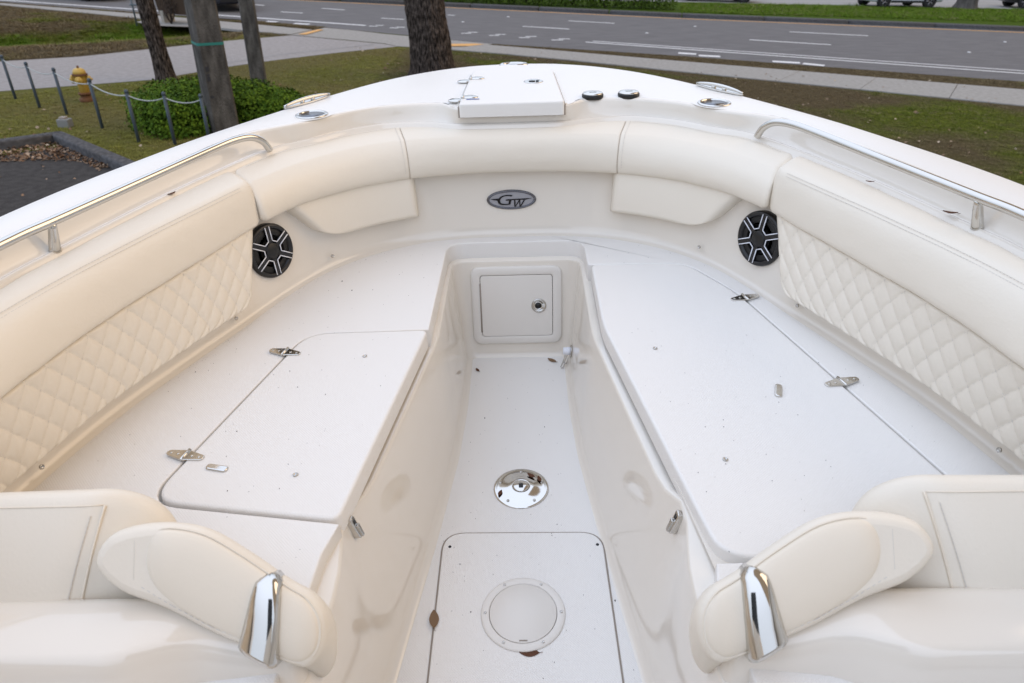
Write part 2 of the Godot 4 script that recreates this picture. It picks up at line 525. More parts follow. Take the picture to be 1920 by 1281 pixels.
func make_seat_deck() -> void:
	# deck outline: outboard along the liner wall, inboard along the aisle rim and the two lid openings
	var poly := PackedVector2Array()
	for u in stations(-1.75, 1.75, 120):
		var h := hit(BASE_L, u, -0.02)
		poly.append(h)
	var S := []
	for i in 30:
		S.append(Vector2(lin(A_S, lerpf(0.2, 2.75, i / 29.0)), lerpf(0.2, 2.75, i / 29.0)))
	# starboard inner boundary
	for s in S:
		if s.y < 1.03: poly.append(Vector2(s.x, s.y))
	poly.append(Vector2(0.462, 1.036))
	var ring_s := rounded(lid_stbd(), [0.03, 0.07, 0.10, 0.05, 0.10, 0.10, 0.06], 7)
	var off_s := opened(ring_s, 0.008)
	for i in range(31, 7, -1): poly.append(off_s[i])
	poly.append(Vector2(0.306, 2.568))
	for q in [Vector2(0.303, 2.60), Vector2(0.302, 2.74), Vector2(0.29, 2.782), Vector2(0.26, 2.806), Vector2(0.22, 2.812), Vector2(-0.22, 2.812), Vector2(-0.26, 2.806), Vector2(-0.29, 2.782), Vector2(-0.302, 2.74), Vector2(-0.304, 2.40), Vector2(-0.306, 2.20), Vector2(-0.308, 2.078)]: poly.append(q)
	var ring_p := rounded(lid_port(), [0.03, 0.09, 0.09, 0.03], 7)
	var off_p := opened(ring_p, 0.008)
	for i in range(8, 24): poly.append(off_p[i])
	poly.append(Vector2(-0.428, 1.171))
	for i in range(S.size() - 1, -1, -1):
		if S[i].y < 1.15: poly.append(Vector2(-S[i].x, S[i].y))
	var st := mb()
	var p := ccw(xz(poly))
	slab(st, p, 0.45, 0.530, 0.005)
	build(st, "seat_deck", M.tread, boat)
	# gutters beneath the lids
	st = mb()
	flat_poly(st, xz(PackedVector2Array([Vector2(-0.33, 2.12), Vector2(-0.80, 2.12), Vector2(-1.0, 1.2), Vector2(-0.44, 1.13)])), 0.498)
	flat_poly(st, xz(PackedVector2Array([Vector2(0.33, 2.6), Vector2(0.75, 2.6), Vector2(0.9, 2.3), Vector2(1.23, 1.02), Vector2(0.47, 1.0), Vector2(0.335, 2.1)])), 0.498)
	build(st, "lid_gutter", M.gel, boat)
	var pl := group_node("storage_lid", boat)
	pl.set_meta("label", "shorter hinged storage lid in the port seat")
	st = mb()
	slab(st, xz(rounded(lid_port(), [0.03, 0.09, 0.09, 0.03], 7)), 0.474, 0.5345, 0.009)
	build(st, "lid_panel", M.tread, pl)
	var sl := group_node("storage_lid", boat)
	sl.set_meta("label", "longer hinged storage lid in the starboard seat")
	st = mb()
	slab(st, xz(rounded(lid_stbd(), [0.03, 0.07, 0.10, 0.05, 0.10, 0.10, 0.06], 7)), 0.474, 0.5345, 0.009)
	build(st, "lid_panel", M.tread, sl)
	hinge(pl, Vector3(-0.914, 0.535, -1.424), Vector2(0.235, 0.97))
	hinge(pl, Vector3(-0.784, 0.535, -1.940), Vector2(0.235, 0.97))
	hinge(sl, Vector3(0.862, 0.535, -2.246), Vector2(-0.26, 0.965))
	hinge(sl, Vector3(1.006, 0.535, -1.705), Vector2(-0.26, 0.965))
	lid_pull(pl, Vector3(-0.805, 0.535, -1.37), -0.22)
	lid_pull(sl, Vector3(0.801, 0.535, -1.667), 1.25)
	for q in [[pl, Vector3(-0.503, 0.535, -1.905)], [pl, Vector3(-0.582, 0.535, -1.34)], [sl, Vector3(0.471, 0.535, -1.915)], [sl, Vector3(0.566, 0.535, -1.37)]]:
		snap(q[0], q[1], Vector3.UP)
	lid_latch(Vector3(-0.419, 0.445, -1.236), -1)
	lid_latch(Vector3(0.419, 0.445, -1.236), 1)
	snap(sl, Vector3(0.447, 0.505, -1.262), Vector3(-1, 0.1, 0.1))
	# snap studs along the liner wall
	for s in [-1, 1]:
		for q in [[1.005, 0.572, 2.116, 0.9], [1.258, 0.575, 1.345, 1.0], [0.765, 0.582, 2.60, 0.7]]:
			var pos := Vector3(s * q[0], q[1], -q[2])
			snap(boat, pos, Vector3(-s * q[3], 0.15, 1.0 - q[3] + 0.2))

func dir_xf(pos: Vector3, up: Vector3) -> Transform3D:
	var y := up.normalized()
	var x := y.cross(Vector3(0.02, 0.03, 1)).normalized()
	if x.length() < 0.5: x = Vector3.RIGHT
	var z := x.cross(y).normalized()
	return Transform3D(Basis(x, y, z), pos)

func snap(parent: Node, pos: Vector3, up: Vector3) -> void:
	var st := mb()
	lathe(st, [Vector2(0.0065, -0.002), Vector2(0.0075, 0.0), Vector2(0.0072, 0.003), Vector2(0.0055, 0.0042), Vector2(0.0046, 0.0036), Vector2(0.0044, 0.0015), Vector2(0.001, 0.0012)], 14, dir_xf(pos, up))
	build(st, "snap_stud", M.steel, parent)

func hinge(parent: Node, pos: Vector3, axis: Vector2) -> void:
	# axis: direction of the hinge line in (x, d)
	var a := Vector3(axis.x, 0, -axis.y).normalized()
	var b := Vector3.UP.cross(a).normalized()
	var xf := Transform3D(Basis(b, Vector3.UP, a), pos)
	var st := mb()
	for s in [-1, 1]:
		var outl := rounded([Vector2(s * 0.002, -0.020), Vector2(s * 0.002, 0.020), Vector2(s * 0.058, 0.009), Vector2(s * 0.058, -0.009)], [0.001, 0.001, 0.009, 0.009])
		slab(st, outl, -0.001, 0.0045, 0.0018, xf)
	tube(st, [xf * Vector3(0, 0.004, -0.022), xf * Vector3(0, 0.004, 0.022)], 0.0052, 12, 4)
	for s in [-1, 1]:
		for x in [0.022, 0.044]:
			lathe(st, [Vector2(0.0042, 0.004), Vector2(0.0046, 0.0052), Vector2(0.003, 0.0062), Vector2(0.0005, 0.0058)], 10, xf * Transform3D(Basis.IDENTITY, Vector3(s * x, 0, 0)), 6)
	build(st, "hinge", M.chrome, parent)

func lid_pull(parent: Node, pos: Vector3, turn: float) -> void:
	var st := mb()
	var xf := Transform3D(Basis(Vector3.UP, turn), pos)
	slab(st, rounded([Vector2(-0.032, -0.011), Vector2(0.032, -0.011), Vector2(0.032, 0.011), Vector2(-0.032, 0.011)], 0.0105), -0.001, 0.006, 0.004, xf)
	build(st, "vent_cover", M.chrome, parent)

func lid_latch(pos: Vector3, s: int) -> void:
	var n := group_node("lid_latch", boat)
	var xf := Transform3D(Basis(Vector3(0, -0.12 * s, 1).normalized(), Vector3(-s, 0.25, 0).normalized(), Vector3(0.25 * s, 1, 0).normalized()).scaled_local(Vector3.ONE * 0.82), pos)
	var st := mb()
	slab(st, rounded([Vector2(-0.016, 0.034), Vector2(-0.010, 0.044), Vector2(0.010, 0.044), Vector2(0.016, 0.034), Vector2(0.013, -0.036), Vector2(0.008, -0.046), Vector2(-0.008, -0.046), Vector2(-0.013, -0.036)], 0.004), -0.008, 0.012, 0.004, xf)
	build(st, "latch_body", M.chrome, n)
	st = mb()
	slab(st, rounded([Vector2(-0.009, 0.010), Vector2(0.009, 0.010), Vector2(0.007, -0.042), Vector2(-0.007, -0.042)], 0.005), 0.012, 0.021, 0.004, xf)
	build(st, "latch_lever", M.steel, n)
	st = mb()
	slab(st, rounded([Vector2(-0.007, 0.030), Vector2(0.007, 0.030), Vector2(0.007, 0.014), Vector2(-0.007, 0.014)], 0.003), 0.0121, 0.0132, 0.0005, xf)
	build(st, "latch_slot", M.black, n)

func make_floor_fittings() -> void:
	var h := group_node("sole_hatch", boat)
	var outl := [Vector2(-0.252, -1.604), Vector2(0.280, -1.598), Vector2(0.286, -0.72), Vector2(-0.246, -0.72)]
	var st := mb()
	slab(st, rounded(outl, [0.075, 0.075, 0.05, 0.05], 8), -0.004, 0.0065, 0.003)
	build(st, "hatch_panel", M.tread, h)
	st = mb()
	var o2 := []
	for p in outl: o2.append(Vector2(p.x + (0.0055 if p.x > 0 else -0.0055), p.y + (-0.0055 if p.y < -1 else 0.0055)))
	slab(st, rounded(o2, [0.08, 0.08, 0.05, 0.05], 8), -0.004, 0.0026, 0.001)
	build(st, "hatch_gasket", M.gasket, h)
	for q in [Vector3(-0.228, 0.0066, -1.545), Vector3(0.262, 0.0066, -1.545)]:
		st = mb()
		lathe(st, [Vector2(0.0055, 0.0), Vector2(0.005, 0.0012), Vector2(0.001, 0.0004)], 12, Transform3D(Basis.IDENTITY, q))
		build(st, "screw", M.darkring, h)
	var d := group_node("deck_plate", boat)
	var c := Vector3(0.014, 0.0065, -1.287)
	st = mb()
	lathe(st, [Vector2(0.127, 0.0), Vector2(0.126, 0.004), Vector2(0.122, 0.0058), Vector2(0.104, 0.0062), Vector2(0.1025, 0.0056), Vector2(0.1022, 0.001)], 64, Transform3D(Basis.IDENTITY, c))
	build(st, "plate_ring", M.plate, d)
	st = mb()
	lathe(st, [Vector2(0.1005, 0.002), Vector2(0.1005, 0.0058), Vector2(0.0995, 0.0066), Vector2(0.002, 0.0068)], 64, Transform3D(Basis.IDENTITY, c))
	build(st, "plate_cover", M.plate, d)
	for k in 6:
		var a := TAU * (k + 0.0) / 6
		st = mb()
		lathe(st, [Vector2(0.0048, 0.0), Vector2(0.0044, 0.0014), Vector2(0.002, 0.0010), Vector2(0.0005, 0.0002)], 10, Transform3D(Basis.IDENTITY, c + Vector3(cos(a) * 0.114, 0.0062, sin(a) * 0.114)))
		build(st, "screw", M.steel, d)
	st = mb()
	box(st, c + Vector3(0, 0.0072, 0.094), Vector3(0.024, 0.001, 0.004))
	build(st, "finger_slot", M.gasket, d)
	# polished table pedestal socket
	var t := group_node("table_socket", boat)
	c = Vector3(0.010, 0.0, -1.815)
	st = mb()
	lathe(st, [Vector2(0.101, 0.0), Vector2(0.1005, 0.003), Vector2(0.097, 0.0052), Vector2(0.091, 0.0048), Vector2(0.075, 0.006), Vector2(0.05, 0.0105), Vector2(0.034, 0.0135), Vector2(0.030, 0.0135), Vector2(0.029, 0.002), Vector2(0.001, 0.002)], 56, Transform3D(Basis.IDENTITY, c))
	build(st, "socket_flange", M.chrome, t)
	st = mb()
	lathe(st, [Vector2(0.0285, 0.0125), Vector2(0.0285, 0.0150), Vector2(0.026, 0.0162), Vector2(0.001, 0.0165)], 32, Transform3D(Basis.IDENTITY, c))
	build(st, "socket_cap", M.chrome, t)
	st = mb()
	slab(st, rounded([Vector2(-0.008, -0.010), Vector2(0.008, -0.010), Vector2(0.008, 0.012), Vector2(-0.008, 0.012)], 0.004), 0.0164, 0.0172, 0.0004, Transform3D(Basis.IDENTITY, c))
	build(st, "cap_notch", M.black, t)
	for k in 5:
		var a := TAU * k / 5 - PI / 2
		st = mb()
		lathe(st, [Vector2(0.0055, 0.0), Vector2(0.005, 0.0018), Vector2(0.0022, 0.0014), Vector2(0.0005, 0.0004)], 12, Transform3D(Basis.IDENTITY, c + Vector3(cos(a) * 0.080, 0.006, sin(a) * 0.080)))
		build(st, "screw", M.steel, t)

# plane of the forward aisle wall: x across, v up the slope
func wall_xf() -> Transform3D:
	var up := Vector3(0, 0.46, -0.088).normalized()
	var out := Vector3(0, 0.088, 0.46).normalized()
	return Transform3D(Basis(Vector3.RIGHT, out, up), Vector3(0, 0, -2.688))

func rect(x0: float, x1: float, y0: float, y1: float) -> Array:
	return [Vector2(x0, y0), Vector2(x1, y0), Vector2(x1, y1), Vector2(x0, y1)]

func make_door() -> void:
	var n := group_node("access_door", boat)
	var xf := wall_xf()
	var st := mb()
	# frame as a real ring: outer slab plus a door leaf set in a gap
	var outer := ccw(rounded(rect(-0.206, 0.206, 0.066, 0.438), 0.045, 6))
	var inner := ccw(rounded(rect(-0.165, 0.165, 0.104, 0.400), 0.017, 6))
	var rows := []
	var ring := func(q: PackedVector2Array, y: float) -> PackedVector3Array:
		var o := PackedVector3Array()
		for v in q: o.append(xf * Vector3(v.x, y, v.y))
		return o
	for e in [[0.0, -0.004], [0.0, 0.006], [0.002, 0.010], [0.006, 0.012]]: rows.append(ring.call(inset(outer, e[0]), e[1]))
	for e in [[-0.003, 0.012], [0.0, 0.0105], [0.0005, 0.001]]: rows.append(ring.call(inset(inner, e[0]), e[1]))
	rows_mesh(st, rows, true)
	build(st, "door_frame", M.plate, n)
	st = mb()
	slab(st, rounded(rect(-0.1625, 0.1625, 0.1065, 0.3975), 0.0155, 6), 0.0, 0.0115, 0.0015, xf)
	build(st, "door_leaf", M.plate, n)
	st = mb()
	box(st, Vector3(0, 0.0005, 0.252), Vector3(0.329, 0.001, 0.296), xf)
	build(st, "door_gap", M.black, n)
	st = mb()
	tube(st, [xf * Vector3(-0.1645, 0.0115, 0.128), xf * Vector3(-0.1645, 0.0115, 0.362)], 0.0036, 10)
	build(st, "piano_hinge", M.gasket, n)
	var c := xf * Transform3D(Basis.IDENTITY, Vector3(0.101, 0.0115, 0.252))
	st = mb()
	lathe(st, [Vector2(0.034, 0.0), Vector2(0.0335, 0.003), Vector2(0.030, 0.0045), Vector2(0.024, 0.0042), Vector2(0.022, 0.001), Vector2(0.001, 0.0008)], 36, c)
	build(st, "latch_bezel", M.steel, n)
	st = mb()
	lathe(st, [Vector2(0.0205, 0.001), Vector2(0.0205, 0.0040), Vector2(0.018, 0.0046), Vector2(0.0150, 0.0030), Vector2(0.0145, 0.0014), Vector2(0.0005, 0.0012)], 28, c * Transform3D(Basis.IDENTITY, Vector3(-0.003, 0, 0)))
	slab(st, rounded(rect(0.012, 0.029, -0.009, 0.009), 0.004), 0.001, 0.0052, 0.0015, c)
	build(st, "pull_ring", M.chrome, n)
	st = mb()
	lathe(st, [Vector2(0.0143, 0.0008), Vector2(0.0143, 0.0022), Vector2(0.0005, 0.0024)], 20, c * Transform3D(Basis.IDENTITY, Vector3(-0.003, 0, 0)), 1)
	build(st, "latch_core", M.black, n)
	# hose coupling with a wire bail on the starboard aisle wall
	n = group_node("hose_coupling", boat)
	var w := Vector3(0.243, 0.078, -2.60)
	st = mb()
	lathe(st, [Vector2(0.030, 0.0), Vector2(0.030, 0.003), Vector2(0.027, 0.0045), Vector2(0.012, 0.0045)], 28, dir_xf(w, Vector3(-1, 0.08, 0)))
	build(st, "flange", M.steel, n)
	st = mb()
	lathe(st, [Vector2(0.017, 0.004), Vector2(0.0185, 0.008), Vector2(0.0185, 0.020), Vector2(0.0165, 0.022), Vector2(0.0165, 0.034), Vector2(0.013, 0.037), Vector2(0.002, 0.037)], 24, dir_xf(w, Vector3(-1, 0.08, 0)))
	build(st, "coupling_body", M.silver, n)
	for s in [-1, 1]:
		st = mb()
		var b := w + Vector3(-0.012 - 0.016 * (s + 1) * 0.5, -0.01, 0.016 * s)
		tube(st, [b, b + Vector3(-0.004, -0.018, 0.002), b + Vector3(-0.012, -0.040, 0.006), b + Vector3(-0.020, -0.060, 0.008), b + Vector3(-0.016, -0.066, 0.008), b + Vector3(-0.006, -0.060, 0.006), b + Vector3(0.0, -0.035, 0.004)], 0.0022, 6)
		build(st, "wire_bail", M.steel, n)

# ------------------------------------------------------------------ upholstery
var n_soft := FastNoiseLite.new()

func ring_station(u: float, prof: Array, shrink: float) -> PackedVector3Array:
	var r := PackedVector3Array()
	for q in prof:
		# foam and vinyl are never quite true
		var dent := 0.0016 * n_soft.get_noise_2d(u * 9.0, q[2] * 9.0) + 0.0011 * n_soft.get_noise_2d(u * 34.0 + 7.0, q[2] * 14.0)
		r.append(pt(q[0], u, q[1] + dent, q[2] + dent * 0.5))
	if shrink > 0.0:
		var c := Vector3.ZERO
		for p in r: c += p
		c /= r.size()
		for i in r.size(): r[i] = r[i].lerp(c, shrink)
	return r

func smooth_ring(prof: Array, m := 3) -> Array:
	return prof

func bolster(parent: Node, called: String, u0: float, u1: float, n: int, prof: Callable, e0: float, e1: float, s0 := 0.16, s1 := 0.16) -> MeshInstance3D:
	var rows := []
	var us := PackedFloat32Array()
	var sh := PackedFloat32Array()
	for k in [0.0, 0.15, 0.4, 0.7]:
		us.append(u0 + e0 * k); sh.append(s0 * pow(1.0 - k, 2.5))
	for i in n + 1:
		us.append(lerpf(u0 + e0, u1 - e1, float(i) / n)); sh.append(0.0)
	for k in [0.7, 0.4, 0.15, 0.0]:
		us.append(u1 - e1 * k); sh.append(s1 * pow(1.0 - k, 2.5))
	for i in us.size():
		rows.append(ring_station(us[i], prof.call(absf(us[i])), sh[i]))
	var st := mb()
	rows_mesh(st, rows, true, 1, true)
	return build(st, called, M.vinyl, parent)

func cr(prof: Array, m := 3) -> Array:
	# smooth a run of (line, offset, y) profile points that share one line
	var out := []
	for i in prof.size() - 1:
		var p1: Array = prof[i]
		var p2: Array = prof[i + 1]
		out.append(p1)
		if p1[0] == p2[0]:
			var p0: Array = prof[i - 1] if i > 0 and prof[i - 1][0] == p1[0] else p1
			var p3: Array = prof[i + 2] if i + 2 < prof.size() and prof[i + 2][0] == p1[0] else p2
			for k in range(1, m):
				var t := float(k) / m
				var v := Vector2(p1[1], p1[2]).cubic_interpolate(Vector2(p2[1], p2[2]), Vector2(p0[1], p0[2]), Vector2(p3[1], p3[2]), t)
				out.append([p1[0], v.x, v.y])
	out.append(prof[-1])
	return out

func front_prof(a: float) -> Array:
	var e := 0.022 * smoothstep(0.12, 0.46, a)
	var k := 1.0 - smoothstep(0.08, 0.26, a)
	return cr([[BASE_L, 0.05, 0.842 + e], [BASE_L, 0.012, 0.826 + e], [BASE_L, -0.018, 0.826 + e], [BASE_L, -0.034, 0.845 + e], [BASE_L, -0.036 - 0.008 * k, 0.885 + e * 0.6], [BASE_L, -0.020 - 0.018 * k, 0.932 + e * 0.3], [BASE_L, lerpf(0.008, -0.024, k), 0.965], [BASE_L, lerpf(0.038, -0.004, k), 0.985], [RIDGE, -0.024, 0.9995], [RIDGE, -0.010, 1.0005], [RIDGE, -0.006, 0.99], [RIDGE, -0.010, 0.93], [BASE_L, 0.07 - 0.03 * k, 0.87]])

# plan offset of the seam between the smooth and the quilted half of the side bolsters
func seam_o(a: float) -> float:
	if a < 0.762: return lerpf(0.012, -0.028, (a - 0.48) / 0.282)
	if a < 1.0: return lerpf(-0.028, -0.070, (a - 0.762) / 0.238)
	return lerpf(-0.070, -0.085, minf((a - 1.0) / 0.25, 1.0))

func side_prof(a: float) -> Array:
	var w := smoothstep(0.44, 0.7, a)
	var q := seam_o(a)
	var t := lerpf(0.018, -0.012, smoothstep(0.5, 1.0, a))
	return cr([[BASE_L, 0.05, 0.856], [BASE_L, q + 0.012, 0.838], [BASE_L, q - 0.012, 0.839], [BASE_L, q - 0.024, 0.853], [BASE_L, lerpf(q, t, 0.12) - 0.028, 0.885], [BASE_L, lerpf(q, t, 0.38) - 0.028, 0.930], [BASE_L, lerpf(q, t, 0.66) - 0.022, 0.968], [BASE_L, t - 0.012, 0.992], [BASE_L, t + 0.008, 1.003], [RIDGE, lerpf(-0.072, -0.045, w), 1.0085], [RIDGE, -0.020, 1.0075], [RIDGE, -0.012, 0.996], [RIDGE, -0.012, 0.93], [BASE_L, 0.07, 0.88]])

func quilt(parent: Node, s: float) -> MeshInstance3D:
	var nu := 340
	var nv := 60
	var rows := []
	var ua := 0.478
	var ub := 1.22
	# running length along the panel, so that the diamonds keep their size
	var len_at := PackedFloat32Array()
	var acc := 0.0
	var last := hit(BASE_L, ua, -0.05)
	for i in nu + 1:
		var h := hit(BASE_L, lerpf(ua, ub, float(i) / nu), -0.05)
		acc += h.distance_to(last)
		last = h
		len_at.append(acc)
	for j in nv + 1:
		var v := float(j) / nv
		var row := PackedVector3Array()
		for i in nu + 1:
			var f := float(i) / nu
			var cut := 0.052 * pow(1.0 - v, 1.3) + 0.03 * pow(maxf(0.0, 1.0 - v * 6.0), 2.0)
			var u := lerpf(ua + cut, ub, f)
			var y := lerpf(0.594, 0.842, v)
			var l: float = len_at[i]
			var p := l / 0.076 + v * 0.248 / 0.092
			var q := l / 0.076 - v * 0.248 / 0.092
			var puff := 0.0078 * pow(absf(sin(PI * p)) * absf(sin(PI * q)), 0.42)
			var edge := 1.0 - pow(1.0 - clampf(v / 0.07, 0, 1), 2.0)
			edge = minf(edge, 1.0 - pow(1.0 - clampf(f / 0.018, 0, 1), 2.0))
			edge = minf(edge, 1.0 - 0.55 * pow(1.0 - clampf((1.0 - v) / 0.06, 0, 1), 2.0))
			var o := lerpf(-0.050, seam_o(u) - 0.004, v) * edge - puff * edge + 0.012 * (1.0 - edge)
			row.append(pt(BASE_L, s * u, o, y))
		rows.append(row)
	var st := mb()
	rows_mesh(st, rows)
	var m := build(st, "quilted_panel", M.vinyl, parent)
	# stitches lying in the grooves
	st = mb()
	st.set_smooth_group(-1)
	var total := acc
	for sgn in [-1.0, 1.0]:
		for k in range(-6, 28):
			var l0 := 0.0
			while l0 < total - 0.01:
				var ends := []
				for l in [l0, l0 + 0.0046]:
					var v: float = (k - l / 0.076) * sgn * 0.092 / 0.248
					if v < 0.05 or v > 0.96: break
					var f := 0.0
					for i in nu:
						if len_at[i + 1] >= l:
							f = (i + (l - len_at[i]) / maxf(len_at[i + 1] - len_at[i], 1e-6)) / nu
							break
					var cut := 0.052 * pow(1.0 - v, 1.3) + 0.03 * pow(maxf(0.0, 1.0 - v * 6.0), 2.0)
					if f < 0.02: break
					var uu := lerpf(ua + cut, ub, f)
					ends.append([s * uu, lerpf(-0.050, seam_o(uu) - 0.004, v) - 0.0018, lerpf(0.594, 0.842, v)])
				if ends.size() == 2:
					var a := pt(BASE_L, ends[0][0], ends[0][1], ends[0][2])
					var b := pt(BASE_L, ends[1][0], ends[1][1], ends[1][2])
					var up := Vector3(0, 0.0009, 0)
					quad(st, a - up, a + up, b + up, b - up)
				l0 += 0.0085
	var sm := build(st, "stitching", M.thread, parent)
	return m

func stitch_line(parent: Node, pts: Array, w := 0.0008, dash := 0.005, gap := 0.0035) -> void:
	var st := mb()
	var acc := 0.0
	var on := true
	for i in pts.size() - 1:
		var a: Vector3 = pts[i]
		var b: Vector3 = pts[i + 1]
		var l := a.distance_to(b)
		var t := 0.0
		while t < l:
			var e := minf(t + dash, l)
			tube(st, [a.lerp(b, t / l), a.lerp(b, e / l)], w, 4, -1, false)
			t += dash + gap
	build(st, "stitching", M.thread, parent)

func seam_line(parent: Node, pts: Array, r := 0.0016) -> void:
	var st := mb()
	tube(st, pts, r, 6)
	build(st, "seam", M.seam, parent)

func make_bolsters() -> void:
	n_soft.seed = 17
	n_soft.frequency = 1.0
	n_soft.fractal_octaves = 2
	var c := group_node("bow_bolster", boat)
	c.set_meta("label", "centre bolster section below the anchor locker hatch")
	bolster(c, "cushion", -0.179, 0.179, 24, front_prof, 0.003, 0.003, 0.035, 0.035)
	for s in [-1, 1]:
		var cn := group_node("bow_bolster", boat)
		cn.set_meta("label", "%s corner bolster section" % ("port" if s < 0 else "starboard"))
		bolster(cn, "cushion", s * 0.1795, s * 0.462, 34, front_prof, s * 0.003, s * 0.012, 0.035, 0.16)
		# seam where the corner section meets the centre one
		var line := []
		for q in front_prof(0.179).slice(6, 24): line.append(pt(q[0], s * 0.1792, q[1] - 0.0004, q[2]))
		seam_line(cn, line, 0.0007)
		var line2 := []
		for q in front_prof(0.187).slice(10, 25): line2.append(pt(q[0], s * 0.1865, q[1] - 0.0012, q[2] + 0.0006))
		stitch_line(cn, line2)
		var tl := []
		for u in stations(0.19, 0.44, 40): tl.append(pt(RIDGE, s * u, -0.03, 1.0022))
		stitch_line(cn, tl)
		var sb := group_node("side_bolster", boat)
		sb.set_meta("label", "%s side bolster with quilted lower panel" % ("port" if s < 0 else "starboard"))
		bolster(sb, "upper_cushion", s * 0.463, s * 1.24, 60, side_prof, s * 0.012, s * 0.01)
		quilt(sb, s)
		var sl := []
		for u in stations(0.478, 1.2, 70): sl.append(pt(BASE_L, s * u, seam_o(u) - 0.008, 0.8405))
		seam_line(sb, sl, 0.0014)
		for k in 2:
			var tl2 := []
			for u in stations(0.485, 1.22, 70):
				var w := smoothstep(0.44, 0.7, u)
				tl2.append(pt(BASE_L, s * u, lerpf(0.018, -0.012, smoothstep(0.5, 1.0, u)) - 0.0135 - 0.007 * k, 0.9935 - 0.0085 * k))
			stitch_line(sb, tl2)
		# low pad under the corner section
		var rows := []
		var nu := 40
		var nv := 26
		for j in nv + 1:
			var v := float(j) / nv
			var row := PackedVector3Array()
			for i in nu + 1:
				var f := float(i) / nu
				var u1 := lerpf(0.352, 0.412, v) - 0.05 * pow(maxf(0.0, 1.0 - v * 3.2), 2.2)
				var u := lerpf(0.168, u1, f)
				var yb := 0.640 + 0.008 * f + 0.03 * pow(maxf(0.0, f - 0.75) / 0.25, 2.5)
				var y := lerpf(yb, 0.848, v)
				var ea := clampf(f / 0.05, 0, 1)
				var eb := clampf((1.0 - f) / 0.13, 0, 1)
				var ec := clampf(v / 0.16, 0, 1)
				var e := (1.0 - pow(1.0 - ea, 2.6)) * (1.0 - pow(1.0 - eb, 2.3)) * (1.0 - pow(1.0 - ec, 2.3))
				row.append(pt(BASE_L, s * u, wall_o(y) + 0.004 - 0.064 * e - 0.006 * sin(PI * v) * e, y))
			rows.append(row)
		var st := mb()
		rows_mesh(st, rows)
		var lp := build(st, "lower_pad", M.vinyl, boat)
		lp.set_meta("label", "%s lower back pad" % ("port" if s < 0 else "starboard"))

